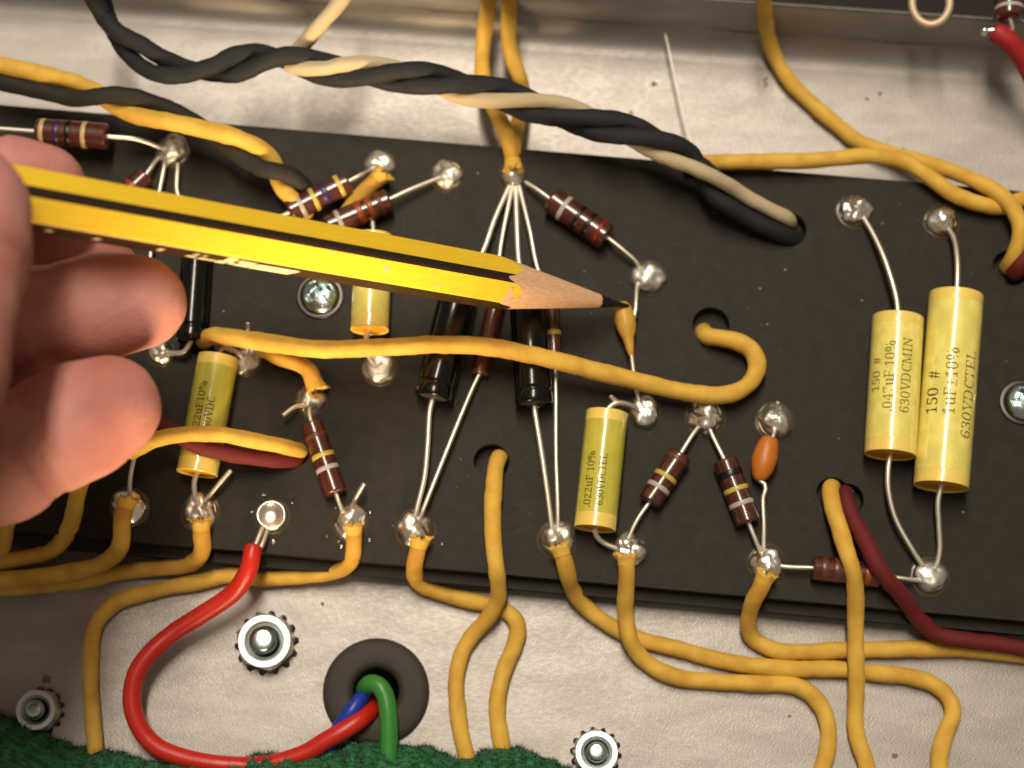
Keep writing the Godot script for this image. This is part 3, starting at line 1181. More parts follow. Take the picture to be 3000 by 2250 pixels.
# ---------------------------------------------------------------- twisted wires
# strands wound about a line: each [phase list of (x, degrees)], degrees 0 = below in the picture, 90 = towards the viewer
func strand(line: Array, phase: Array, twist_r: float, r: float) -> Array[Vector4]:
	var c: Array[Vector4] = []
	var base := curve(pts(line, r), 1.6)
	var n := base.size()
	for i in n:
		var p := v3(base[i])
		var px := proj(p).x
		var deg: float = phase[1]
		for k in range(0, phase.size() - 2, 2):
			if px >= phase[k]:
				deg = lerpf(phase[k + 1], phase[k + 3], clampf((px - phase[k]) / (phase[k + 2] - phase[k]), 0.0, 1.0))
		var d := (v3(base[mini(i + 1, n - 1)]) - v3(base[maxi(i - 1, 0)])).normalized()
		var down := d.cross(Vector3.UP)
		if down.z < 0:
			down = -down
		down = down.normalized()
		var up := down.cross(d)
		if up.y < 0:
			up = -up
		var a := deg_to_rad(deg)
		p += (down * cos(a) + up * sin(a)) * twist_r
		c.append(Vector4(p.x, p.y, p.z, r))
	return c

func strand_wire(called: String, label: String, c: Array[Vector4], m: Material, group := "") -> void:
	var mb := MB.new()
	tube(mb, c, 18, 0.14, 0.6)
	mb.col.resize(mb.v.size())
	mb.col.fill(Color.WHITE)
	tag(obj(called, mb, m), label, "wire", group)

func build_wires() -> void:
	var y: Material = M.yellow_cloth
	# top of the picture
	var yt := wire("yellow_wire", "left of two yellow wires dropping from the top edge to the fan of leads", [1434, -90, 24, 1432, -40, 16, 1430, 0, 12, 1419, 100, 9, 1412, 200, 8.5, 1424, 270, 8, 1452, 325, 8, 1486, 398, 8.6, 1498, 452, 9.4, 1501, 470, 9.5], y, 1.2, 2, [1501, 475, 9.5, 1500, 515, 8.2])
	wire("yellow_wire", "right of two yellow wires at the top centre, curving under the black twisted wires", [1496, -90, 24, 1494, -40, 16, 1491, 0, 12, 1490, 72, 9, 1495, 145, 8, 1518, 217, 7, 1532, 262, 5, 1525, 330, 5, 1508, 400, 6.8, 1503, 452, 7.6], y, 1.2)
	wire("yellow_wire", "yellow wire sweeping down from the top right and curling into the board hole", [2234, -120, 24, 2236, -60, 20, 2238, 0, 15, 2247, 90, 7, 2269, 163, 3, 2308, 231, 1.7, 2374, 300, 1.4, 2446, 362, 1.4, 2525, 420, 1.6, 2620, 452, 3.2, 2742, 487, 6.5, 2851, 527, 9, 2925, 566, 10.2, 2967, 610, 10.4, 2988, 655, 10.2, 2987, 700, 9.6, 2970, 750, 8.0, 2950, 786, 5.0], y, 1.2)
	wire("yellow_wire", "yellow wire running along the upper board edge from behind the black twisted wires", [2010, 470, 9, 2080, 476, 9.2, 2200, 474, 9.4, 2381, 470, 9.6, 2480, 461, 9.6, 2562, 457, 9.4, 2652, 475, 9.2, 2724, 520, 9.2, 2797, 570, 9.2, 2887, 601, 9, 2945, 604, 8.8, 3000, 582, 8.6, 3100, 560, 8], y, 1.2)
	# jumper over the middle of the board
	wire("yellow_wire", "long yellow jumper wire arching over the black capacitors and hooking into a hole", [598, 1002, 4, 602, 992, 9, 630, 984, 11.6, 687, 990, 12.5, 800, 1007, 13, 931, 1023, 13.6, 1112, 1018, 14.2, 1292, 1010, 14.8, 1437, 1017, 14.8, 1550, 1038, 14.4, 1681, 1070, 13, 1862, 1116, 11.4, 2006, 1148, 10.6, 2090, 1158, 10.4, 2151, 1150, 10.2, 2196, 1122, 10, 2218, 1075, 10, 2205, 1030, 9.8, 2160, 1001, 9.6, 2110, 990, 9.2, 2078, 986, 8.2, 2062, 978, 5.5, 2060, 965, 2], y, 1.28)
	wire("yellow_wire", "short yellow wire from under the jumper to the joint above the leaning resistor", [770, 1020, 9, 822, 1046, 9.6, 870, 1062, 9.8, 905, 1086, 9.6, 916, 1112, 9.2], y, 1.25, 2, [914, 1110, 9.2, 906, 1165, 8.2])
	wire("yellow_wire", "yellow wire passing over the capacitor beside the fingers into the board", [380, 1325, 14, 448, 1291, 15, 542, 1273, 15.4, 651, 1273, 14.8, 760, 1294, 12.8, 822, 1306, 11, 868, 1318, 8, 886, 1326, 5], y, 1.15)
	wire("dark_red_wire", "dark red wire below the yellow one, crossing the capacitor beside the fingers", [380, 1215, 12, 440, 1228, 13.4, 500, 1262, 13.8, 580, 1306, 13.4, 700, 1335, 11.5, 800, 1347, 9.5, 860, 1346, 7, 885, 1338, 4.5], M.red_cloth, 1.15)
	wire("yellow_wire", "short yellow wire end frayed at the upper left joint beside the banded resistors", [985, 665, 8.6, 1020, 620, 8.8, 1052, 578, 9, 1085, 545, 9.4, 1105, 525, 9.8], y, 1.25, 2, [1100, 530, 9.6, 1112, 492, 8.6])
	# lower left
	wire("yellow_wire", "yellow wire from behind the ring finger curving to the left edge", [236, 1400, 12, 224, 1462, 10.5, 213, 1516, 8.6, 195, 1563, 6, 163, 1603, 4, 108, 1626, 3, 0, 1645, 3, -120, 1655, 3], y, 1.22)
	wire("yellow_wire", "yellow wire from the joint below the fingertip, bending left over the board edge", [366, 1492, 9.4, 358, 1530, 9.4, 357, 1572, 8.2, 344, 1614, 5.5, 300, 1650, 4.2, 181, 1681, 4, 0, 1699, 4, -120, 1705, 4], y, 1.26, 1, [366, 1492, 9.4, 378, 1470, 8.4])
	wire("yellow_wire", "yellow wire under the others at lower left, leaving the joint below the lettered capacitor", [590, 1552, 9.2, 592, 1580, 8.6, 592, 1610, 7, 578, 1638, 4.6, 540, 1655, 3, 434, 1667, 2, 362, 1676, 1.6, 220, 1704, 1.4, 0, 1724, 1.4, -120, 1730, 1.4], y, 1.2, 1, [590, 1552, 9.2, 588, 1510, 8.4])
	wire("yellow_wire", "yellow wire running left then straight down beside the red loop", [1036, 1566, 9.2, 1037, 1600, 8.6, 1033, 1634, 6.5, 1012, 1660, 4.6, 967, 1677, 3.2, 858, 1690, 2.2, 768, 1698, 1.8, 687, 1684, 1.5, 579, 1705, 1.4, 434, 1735, 1.4, 344, 1764, 1.4, 293, 1809, 1.4, 271, 1867, 1.4, 265, 1975, 1.4, 270, 2084, 1.4, 278, 2192, 1.6, 282, 2300, 2], y, 1.15, 1, [1036, 1566, 9.2, 1030, 1535, 8.4])
	wire("yellow_wire", "sliver of yellow wire behind the hand at the left edge", [24, 1520, 8, 14, 1570, 6, 4, 1610, 4, -40, 1640, 3], y, 1.1)
	# lower middle and right
	wire("yellow_wire", "yellow wire from the forked leads, passing under its straight neighbour to the blanket", [1225, 1604, 9.2, 1219, 1630, 8.8, 1214, 1664, 6.5, 1220, 1695, 3.6, 1242, 1717, 2.2, 1292, 1738, 1.5, 1365, 1757, 1.3, 1430, 1771, 1.3, 1490, 1796, 1.3, 1516, 1834, 1.3, 1509, 1885, 1.3, 1479, 1957, 1.3, 1460, 2030, 1.3, 1457, 2102, 1.3, 1468, 2174, 1.5, 1475, 2280, 2], y, 1.22, 1, [1225, 1604, 9.2, 1222, 1560, 8.6])
	wire("yellow_wire", "yellow wire rising from the lower hole and hanging straight down to the blanket", [1466, 1344, 4, 1460, 1345, 7.5, 1452, 1372, 9, 1447, 1425, 9.2, 1444, 1498, 9.2, 1445, 1570, 9.2, 1453, 1660, 8.8, 1459, 1704, 7.2, 1458, 1758, 4.6, 1430, 1810, 3.2, 1380, 1867, 1.6, 1350, 1921, 1.3, 1336, 1994, 1.3, 1339, 2066, 1.3, 1349, 2138, 1.3, 1366, 2211, 1.5, 1385, 2300, 2], y, 1.2)
	wire("yellow_wire", "yellow wire from the two parallel leads, running right and ending bent down", [1648, 1628, 9.4, 1656, 1652, 9.2, 1663, 1684, 7.8, 1676, 1722, 4.8, 1710, 1772, 2.2, 1768, 1820, 1.4, 1824, 1852, 1.3, 1880, 1876, 1.3, 1970, 1897, 1.3, 2079, 1927, 1.3, 2187, 1948, 1.3, 2300, 1958, 1.3, 2475, 1962, 1.3, 2562, 1972, 1.3, 2670, 1984, 1.3, 2735, 2006, 1.3, 2779, 2045, 1.3, 2791, 2090, 1.3, 2772, 2142, 1.3, 2754, 2205, 1.3, 2752, 2330, 1.3], y, 1.22, 1, [1648, 1628, 9.4, 1638, 1592, 8.6])
	wire("yellow_wire", "lowest yellow wire of the bundle, bent down below the crossing", [1836, 1656, 9.4, 1836, 1680, 9.2, 1833, 1740, 7.2, 1833, 1802, 4.8, 1844, 1867, 3.8, 1869, 1914, 2.2, 1916, 1957, 1.4, 1988, 1985, 1.3, 2115, 1998, 1.3, 2223, 2003, 1.3, 2327, 2009, 1.3, 2376, 2034, 1.3, 2411, 2079, 1.3, 2427, 2138, 1.3, 2424, 2193, 1.3, 2408, 2255, 1.3, 2390, 2330, 1.3], y, 1.22, 1, [1836, 1656, 9.4, 1838, 1615, 8.6])
	wire("yellow_wire", "uppermost yellow wire below the board, running right under the dark red wire", [2234, 1708, 9.2, 2224, 1732, 8.8, 2209, 1757, 7.6, 2195, 1802, 4.6, 2193, 1840, 2.6, 2210, 1874, 1.5, 2252, 1898, 1.3, 2300, 1909, 1.3, 2360, 1910, 1.3, 2453, 1905, 1.3, 2562, 1903, 1.3, 2706, 1900, 1.3, 2851, 1903, 1.4, 3000, 1919, 1.4, 3120, 1936, 1.4], y, 1.22, 1, [2234, 1708, 9.2, 2240, 1660, 8.6])
	wire("yellow_wire", "yellow wire leaving the hole beside the dark red wire and crossing the bundle downward", [2440, 1432, 3.5, 2435, 1428, 7.5, 2433, 1440, 8.6, 2440, 1486, 9.6, 2461, 1552, 10.6, 2488, 1640, 11.2, 2500, 1680, 10.6, 2506, 1730, 8.8, 2507, 1795, 6.2, 2507, 1903, 4.4, 2510, 1976, 3.9, 2508, 2048, 2.4, 2505, 2120, 1.5, 2515, 2174, 1.3, 2534, 2229, 1.3, 2556, 2320, 1.3], y, 1.2)
	wire("dark_red_wire", "dark red wire leaving the same hole as a yellow one, slanting to the right edge", [2478, 1452, 3, 2476, 1446, 7.2, 2480, 1470, 8.6, 2492, 1505, 9.4, 2528, 1572, 10.8, 2565, 1645, 11.6, 2594, 1690, 11, 2640, 1744, 8.8, 2692, 1812, 5.6, 2745, 1858, 4.2, 2815, 1874, 4, 2923, 1887, 3.8, 3000, 1902, 3.6, 3110, 1922, 3.6], M.red_cloth, 1.2)
	wire("dark_red_wire", "dark red wire end beside the curled yellow wire at the right edge", [2972, 800, 6, 2990, 775, 8, 3012, 735, 8.5, 3060, 690, 8.5], M.red_cloth, 1.35)
	# insulated wires at the lower left
	var red := wire("red_wire", "bright red wire looping from an empty eyelet round and under the blanket to the grommet", [741, 1606, 9.6, 737, 1632, 9.8, 728, 1668, 9.2, 687, 1733, 7.4, 597, 1797, 6.4, 506, 1855, 6, 434, 1920, 6, 398, 1977, 5.8, 386, 2048, 5.4, 397, 2104, 5, 427, 2158, 4.4, 470, 2194, 4, 545, 2222, 3.4, 651, 2240, 2.6, 780, 2240, 2.6, 895, 2206, 3, 949, 2173, 3.4, 1003, 2142, 3.6, 1057, 2108, 3, 1090, 2078, 0.5, 1104, 2062, -4], M.red_plastic, 1.3)
	var rt := thing("bare_strands", "two bare wire strands between the red wire and the empty eyelet", "wire", P(765, 1575, BH))
	lead(rt, [742, 1612, 9.5, 752, 1588, 9, 766, 1552, 8.2, 772, 1536, 7.6], 0.34, "strand")
	lead(rt, [752, 1622, 9.5, 767, 1598, 9.2, 778, 1570, 8.4, 786, 1545, 7.6], 0.34, "strand")
	wire("blue_wire", "blue wire coming out of the black grommet to the left", [1082, 2030, -4, 1060, 2044, 1.8, 1036, 2074, 3, 1005, 2116, 2.6, 980, 2155, 2.0, 955, 2210, 1.6, 930, 2290, 1.6], M.blue_plastic, 1.1)
	wire("green_wire", "green wire hooking out of the black grommet and straight down", [1072, 2040, -3, 1070, 2018, 1.0, 1086, 2003, 3.2, 1108, 2007, 4, 1126, 2032, 4, 1136, 2075, 4, 1139, 2125, 3.8, 1139, 2190, 3.4, 1138, 2270, 3], M.green_plastic, 1.3)
	# white wire joining the twist from the top
	# twisted trio: line through the middle of the twist
	var mid := [283, -60, 24, 292, 0, 19, 310, 50, 17, 345, 105, 17, 400, 152, 16.6, 460, 190, 16.4, 530, 208, 16, 633, 203, 16, 700, 186, 16, 760, 178, 16, 850, 186, 16, 950, 200, 16, 1075, 212, 16, 1200, 224, 15.8, 1300, 246, 15.4, 1437, 275, 15, 1550, 304, 15, 1650, 334, 15, 1750, 362, 15, 1862, 396, 15, 1970, 442, 14.6, 2042, 492, 14, 2110, 556, 12.4, 2180, 604, 10.6, 2250, 640, 9.4, 2300, 664, 8, 2326, 680, 5, 2334, 684, 2]
	strand_wire("black_wire", "black wire of the twisted trio that ends in the hole below the white one", strand(mid, [250, -300, 336, -270, 459, -180, 633, -90, 840, 120, 1400, 480, 1960, 840, 2130, 1080, 2320, 1080], 1.36, 1.3), M.black_cloth)
	strand_wire("black_wire", "other black wire of the twisted trio, lying uppermost where the trio meets the board", strand(mid.slice(0, 81), [250, -120, 336, -90, 459, 0, 633, 90, 840, 240, 1400, 600, 1960, 960, 2110, 930, 2200, 930], 1.36, 1.3), M.black_cloth)
	var c: Array[Vector4] = pts([1040, -60, 20, 1000, 0, 19.5, 950, 60, 18.6, 905, 112, 16.4, 872, 150, 14.6, 846, 186, 14.6], 1.2)
	c.append_array(strand(mid.slice(33), [250, 0, 850, 0, 1130, 180, 1410, 360, 1690, 540, 1970, 720, 2060, 800, 2140, 890, 2320, 900], 1.36, 1.1))
	strand_wire("white_wire", "cream white wire joining the twisted black wires and ending in the board hole", c, M.white_cloth)
	var m2 := [-160, 175, 15, -60, 196, 15, 0, 214, 15, 100, 238, 15, 217, 264, 15, 325, 292, 15, 434, 322, 15, 524, 350, 15, 615, 386, 14.6, 700, 428, 14, 780, 478, 13, 840, 530, 11.6, 890, 585, 10, 905, 610, 8.4]
	strand_wire("yellow_wire", "yellow wire twisted round an olive black one at the upper left", strand(m2, [-160, 60, 0, 140, 230, 185, 317, 270, 410, 350, 640, 450, 760, 530, 815, 625, 870, 730, 905, 760], 1.25, 1.28), y)
	strand_wire("olive_black_wire", "dark olive wire twisted with the yellow one above the fingers", strand(m2, [-160, 240, 0, 320, 230, 365, 317, 450, 410, 530, 640, 630, 760, 710, 815, 805, 870, 910, 905, 940], 1.25, 1.3), M.olive_cloth)

func build_parts() -> void:
	# resistors
	resistor("glossy brown resistor lying above the index finger at the upper left edge", 107, 385, 318, 400, 1.95, 12.0, [[0.1, "cream"], [0.3, "violet"], [0.46, "black"], [0.68, "cream"]], [[-120, 372, 12, 0, 377, 12, 109, 385, 12], [317, 400, 12, 400, 408, 11.4, 470, 432, 9.4, 490, 440, 8.2]])
	resistor("banded resistor reaching up to the joint with the short yellow wire end", 846, 622, 1022, 532, 1.8, 10.2, [[0.2, "silver"], [0.42, "yellow"], [0.6, "violet", 1.0], [0.84, "yellow"]], [[1021, 532, 10.2, 1058, 512, 9.8, 1095, 495, 8.4], [847, 622, 10.2, 800, 648, 9.6, 760, 690, 8]])
	resistor("resistor with orange bands slanting out from behind the pencil to an upper joint", 958, 666, 1142, 584, 1.8, 9.6, [[0.2, "silver"], [0.52, "orange", 0.9], [0.68, "orange", 0.9], [0.84, "brown"]], [[1141, 584, 9.6, 1200, 556, 9.2, 1290, 520, 8.2], [959, 666, 9.6, 900, 692, 9, 850, 730, 8]])
	resistor("dark brown resistor slanting from the frayed yellow wire to the joint above the ochre disc", 1612, 583, 1780, 696, 2.0, 9.6, [[0.25, "silver"], [0.5, "black"], [0.68, "black"], [0.86, "red", 0.6]], [[1540, 534, 8.6, 1575, 556, 9.2, 1613, 584, 9.6], [1779, 695, 9.6, 1830, 736, 9.2, 1866, 770, 8.6, 1876, 795, 8]])
	resistor("leaning resistor between two joints right of the lettered capacitor near the fingers", 912, 1238, 985, 1446, 1.65, 9.0, [[0.2, "brown"], [0.48, "yellow"], [0.66, "silver"]], [[906, 1195, 8.2, 908, 1222, 8.8, 913, 1240, 9], [984, 1444, 9, 994, 1474, 8.8, 1008, 1512, 8.2]])
	resistor("left one of two resistors spread in an inverted V below the jumper hook", 1994, 1330, 1900, 1474, 1.75, 9.1, [[0.12, "brown"], [0.48, "yellow"], [0.7, "silver"]], [[2054, 1240, 8.2, 2030, 1272, 8.8, 1993, 1331, 9.1], [1901, 1473, 9.1, 1866, 1524, 8.8, 1836, 1588, 8.2]])
	resistor("right one of two resistors spread in an inverted V, beside the orange disc", 2122, 1346, 2194, 1534, 1.8, 9.1, [[0.24, "black", 1.1], [0.48, "yellow"], [0.7, "silver"]], [[2074, 1244, 8.2, 2090, 1282, 8.8, 2123, 1348, 9.1], [2193, 1532, 9.1, 2210, 1574, 8.8, 2228, 1620, 8.2]])
	resistor("resistor lying along the lower board edge under the crossing yellow wire", 2378, 1663, 2580, 1686, 1.75, 8.9, [[0.18, "brown", 0.9], [0.36, "brown", 0.9], [0.8, "orange", 0.8]], [[2268, 1654, 8.2, 2300, 1660, 8.8, 2379, 1663, 8.9], [2579, 1686, 8.9, 2640, 1694, 8.9, 2700, 1702, 8.3]])
	resistor("thin upright resistor right of the right black capacitor, under the pencil cone", 1613, 850, 1625, 1052, 1.15, 9.4, [[0.3, "brown"], [0.63, "yellow"]], [[1521, 545, 8.6, 1550, 665, 9.6, 1580, 800, 9.8, 1613, 852, 9.4], [1625, 1050, 9.4, 1628, 1130, 9.4, 1629, 1330, 9.2, 1634, 1480, 9, 1635, 1556, 8.4]])
	resistor("brown resistor in shadow between the two black capacitors", 1462, 850, 1404, 1096, 1.3, 9.2, [[0.7, "cream", 0.6]], [[1503, 540, 8.6, 1490, 600, 9.2, 1464, 745, 9.4, 1461, 852, 9.2], [1405, 1094, 9.2, 1384, 1138, 9.2, 1346, 1228, 9.2, 1238, 1500, 9, 1224, 1540, 8.2]])
	resistor("small brown resistor end between the index finger and the upper left joint", 428, 512, 300, 640, 1.6, 9.4, [[0.3, "orange"]], [[462, 462, 8.2, 446, 486, 9, 427, 513, 9.4], [301, 639, 9.4, 260, 680, 8.4]])
	resistor("dark brown resistor at the top right corner above the red wire", 2950, -150, 2958, 56, 2.1, 16.0, [[0.72, "brown"], [0.86, "silver", 0.6]], [[2958, 54, 16, 2966, 80, 15.4, 2960, 104, 14.4]])
	# film capacitors
	film_cap("shorter of two big yellow capacitors at the right, printed with .047uF", 2608, 1334, 2631, 930, 75, M.film, [["150  #", 1.9, 8.6, 55, "ink_soft"], [".047uF 10%", 1.95, 5.6, 23, "ink_soft"], ["630VDCMIN", 1.95, 5.6, -15, "ink_soft"]], [[2631, 934, 11, 2626, 876, 11, 2594, 767, 10.4, 2560, 690, 9.2, 2530, 638, 8.2], [2608, 1330, 11, 2602, 1370, 11, 2602, 1430, 10.6, 2622, 1516, 9.8, 2670, 1606, 9, 2706, 1662, 8.3]])
	film_cap("longer big yellow capacitor at the right, printed with 630VDC", 2757, 1427, 2802, 864, 79.5, M.film, [["150  #", 2.4, 9.8, 46, "ink"], ["1uF±10%", 2.3, 9.8, 9, "ink_soft"], ["630VDCTEL", 2.35, 6.8, -33, "ink_soft"]], [[2802, 868, 11.3, 2805, 800, 11.3, 2803, 745, 10.6, 2792, 692, 9.2, 2772, 664, 8.2], [2757, 1422, 11.3, 2748, 1470, 10.8, 2750, 1534, 10, 2753, 1610, 9, 2744, 1660, 8.3]])
	film_cap("yellow green capacitor with two printed columns beside the two parallel leads", 1743, 1550, 1778, 1208, 62, M.film_green, [[".022uF 10%", 1.5, 2.6, 31, "ink"], ["630VDCTEL", 1.35, 3.0, -3, "ink"]], [[1778, 1210, 10, 1784, 1194, 10, 1808, 1180, 9.8, 1846, 1186, 9, 1872, 1200, 8.2], [1743, 1548, 10, 1747, 1570, 9.6, 1765, 1588, 9, 1804, 1606, 8.6, 1830, 1612, 8.2]])
	film_cap("yellow capacitor cut off by the pencil, above the jumper wire", 1083, 968, 1095, 690, 56, M.film, [], [[1083, 966, 9.8, 1070, 1000, 9.4, 1078, 1040, 8.8, 1105, 1075, 8.2], [1095, 692, 9.8, 1090, 640, 9, 1080, 600, 8]])
	film_cap("yellow green lettered capacitor beside the fingers, crossed by wires", 577, 1388, 640, 1046, 60, M.film_green, [["1022uF10%", 1.55, 4.6, 16, "ink"], ["630VDC", 1.5, 5.4, -14, "ink"]], [[640, 1048, 9.9, 650, 1020, 9.6, 690, 1030, 9, 718, 1050, 8.2], [577, 1386, 9.9, 569, 1412, 9.6, 571, 1450, 9, 580, 1490, 8.2]])
	# black capacitors
	black_cap("left one of two glossy black capacitors under the jumper wire", 1268, 1168, 1345, 850, 2.75, [[1268, 1165, 10, 1259, 1206, 10, 1253, 1300, 9.8, 1243, 1400, 9.4, 1219, 1500, 8.8, 1210, 1545, 8.2], [1345, 852, 10, 1362, 820, 10, 1411, 745, 9.8, 1450, 640, 9.4, 1492, 545, 8.6]])
	black_cap("right one of two glossy black capacitors under the pencil cone", 1565, 1186, 1545, 850, 2.75, [[1565, 1184, 10, 1567, 1206, 10, 1586, 1324, 9.8, 1604, 1450, 9.2, 1614, 1530, 8.6, 1618, 1566, 8.2], [1545, 852, 10, 1538, 830, 10, 1522, 778, 9.8, 1514, 650, 9.4, 1511, 548, 8.6]])
	black_cap("upright black capacitor in shadow right of the middle fingertip", 560, 1000, 578, 700, 2.2, [[560, 998, 9.5, 540, 1030, 9, 490, 1034, 8], [576, 702, 9.5, 560, 640, 9.2, 521, 571, 9, 521, 480, 8.4]])
	# ceramic discs
	var p := P(1834, 955, BH + 2.6)
	var t := thing("disc_capacitor", "ochre yellow disc capacitor seen edge on, touched by the pencil tip", "capacitor", Vector3(p.x, BH, p.z))
	var mb := MB.new()
	lathe(mb, P(1822, 884, 9.6), P(1850, 1046, 9.6) - P(1822, 884, 9.6), [0.02, 0.0, 0.7, 0.12, 1.15, 0.7, 1.45, 1.7, 1.55, 2.8, 1.42, 4.0, 1.12, 5.0, 0.82, 5.6, 0.72, 6.3, 0.62, 7.2, 0.34, 8.2, 0.02, 8.4], 30, 0.16, 3.0)
	obj("coated_disc", mb, M.disc_ochre, t)
	lead(t, [1866, 830, 8.4, 1864, 870, 9.2, 1862, 905, 9.6, 1858, 930, 9.6])
	lead(t, [1849, 1030, 9.6, 1854, 1075, 9.2, 1862, 1130, 8.8, 1876, 1190, 8.2])
	p = P(2236, 1350, BH + 2.6)
	t = thing("disc_capacitor", "orange disc capacitor seen edge on beside the inverted V of resistors", "capacitor", Vector3(p.x, BH, p.z))
	mb = MB.new()
	lathe(mb, P(2256, 1282, 9.6), P(2222, 1414, 9.6) - P(2256, 1282, 9.6), [0.02, 0.0, 1.1, 0.05, 1.35, 0.5, 1.6, 1.4, 1.78, 2.6, 1.8, 3.6, 1.62, 4.8, 1.2, 5.9, 0.7, 6.5, 0.02, 6.7], 30, 0.07, 5.0)
	obj("coated_disc", mb, M.disc_orange, t)
	lead(t, [2266, 1248, 8.4, 2268, 1268, 9.2, 2262, 1286, 9.6, 2256, 1300, 9.6])
	lead(t, [2226, 1408, 9.6, 2240, 1418, 9.6, 2243, 1432, 9.6, 2236, 1456, 9.4, 2238, 1540, 9, 2238, 1610, 8.4])

func build_joints() -> void:
	joint(505, 442, 44, "solder joint at upper left with three leads hanging below it")
	joint(1112, 486, 42, "solder joint above the short frayed yellow wire end")
	joint(1312, 515, 46, "solder joint at the end of the resistor with orange bands")
	joint(1502, 520, 40, "solder joint under the frayed yellow wire where four leads fan out")
	joint(1900, 815, 48, "solder joint above the ochre disc capacitor")
	joint(2502, 622, 46, "solder joint at the upper end of the shorter big yellow capacitor")
	joint(2758, 650, 46, "solder joint at the upper end of the longer big yellow capacitor")
	joint(910, 1178, 42, "solder joint where the short yellow wire meets the leaning resistor")
	joint(1112, 1078, 46, "solder joint just below the jumper wire under the cut off capacitor")
	joint(1885, 1205, 44, "solder joint at the upper end of the yellow green two column capacitor")
	joint(2066, 1224, 52, "solder joint at the peak of the inverted V of resistors")
	joint(2268, 1236, 50, "solder joint with a sharp spike above the orange disc")
	joint(380, 1486, 50, "solder joint just below the ring finger, a yellow wire leaving it")
	joint(588, 1500, 50, "solder joint below the lettered capacitor beside the fingers")
	joint(797, 1512, 46, "open ring shaped solder joint where the red wire ends", 1, 7)
	joint(1025, 1530, 46, "solder joint below the leaning resistor with a clipped lead", 0, 6)
	joint(1218, 1552, 52, "solder joint where two leads meet in a fork below the left black capacitor", 0, 3)
	joint(1630, 1582, 50, "solder joint below the two parallel leads")
	joint(1842, 1614, 50, "solder joint at the foot of the left resistor of the inverted V")
	joint(2246, 1650, 50, "solder joint at the foot of the right resistor of the inverted V")
	joint(2722, 1690, 50, "solder joint where both big yellow capacitors meet at the lower right")
	joint(722, 1056, 40, "solder joint half hidden under the left end of the jumper wire")
	joint(472, 1032, 36, "solder joint in shadow between two fingertips and the black capacitor")
	# clipped ends
	for q in [["short clipped bare lead at the joint beside the leaning resistor", [905, 1188, 8.4, 868, 1190, 9.4, 830, 1217, 10.2]], ["bright clipped bare lead pointing up right from the joint under the leaning resistor", [1030, 1500, 8.2, 1040, 1465, 9.6, 1066, 1417, 11]], ["tiny clipped lead above the yellow green two column capacitor", [1850, 1190, 8.8, 1812, 1178, 9.6, 1788, 1161, 10.2]], ["upright clipped lead just above the left end of the jumper wire", [725, 1050, 7, 725, 1010, 9, 726, 946, 11]], ["spiky clipped lead standing on the joint above the orange disc", [2266, 1246, 8, 2270, 1210, 9.4, 2279, 1178, 10.8]], ["clipped lead slanting from the joint below the lettered capacitor", [595, 1475, 8.4, 640, 1420, 9.4, 676, 1378, 10]], ["dull bare lead between the ring finger and the joint below it", [380, 1470, 8.4, 382, 1400, 9.8, 396, 1330, 10.6]]]:
		var mb := MB.new()
		tube(mb, pts(q[1], 0.33), 10, 0.05, 0.5)
		tag(obj("clipped_lead", mb, M.lead), q[0], "lead", "clipped lead ends")
	var l3 := MB.new()
	tube(l3, pts([487, 462, 8.4, 483, 480, 9, 467, 560, 9.4, 452, 640, 9.4, 440, 760, 9], 0.33), 10, 0.0, 0.5)
	tag(obj("bare_lead", l3, M.lead), "middle one of three bare leads hanging from the upper left joint", "lead")

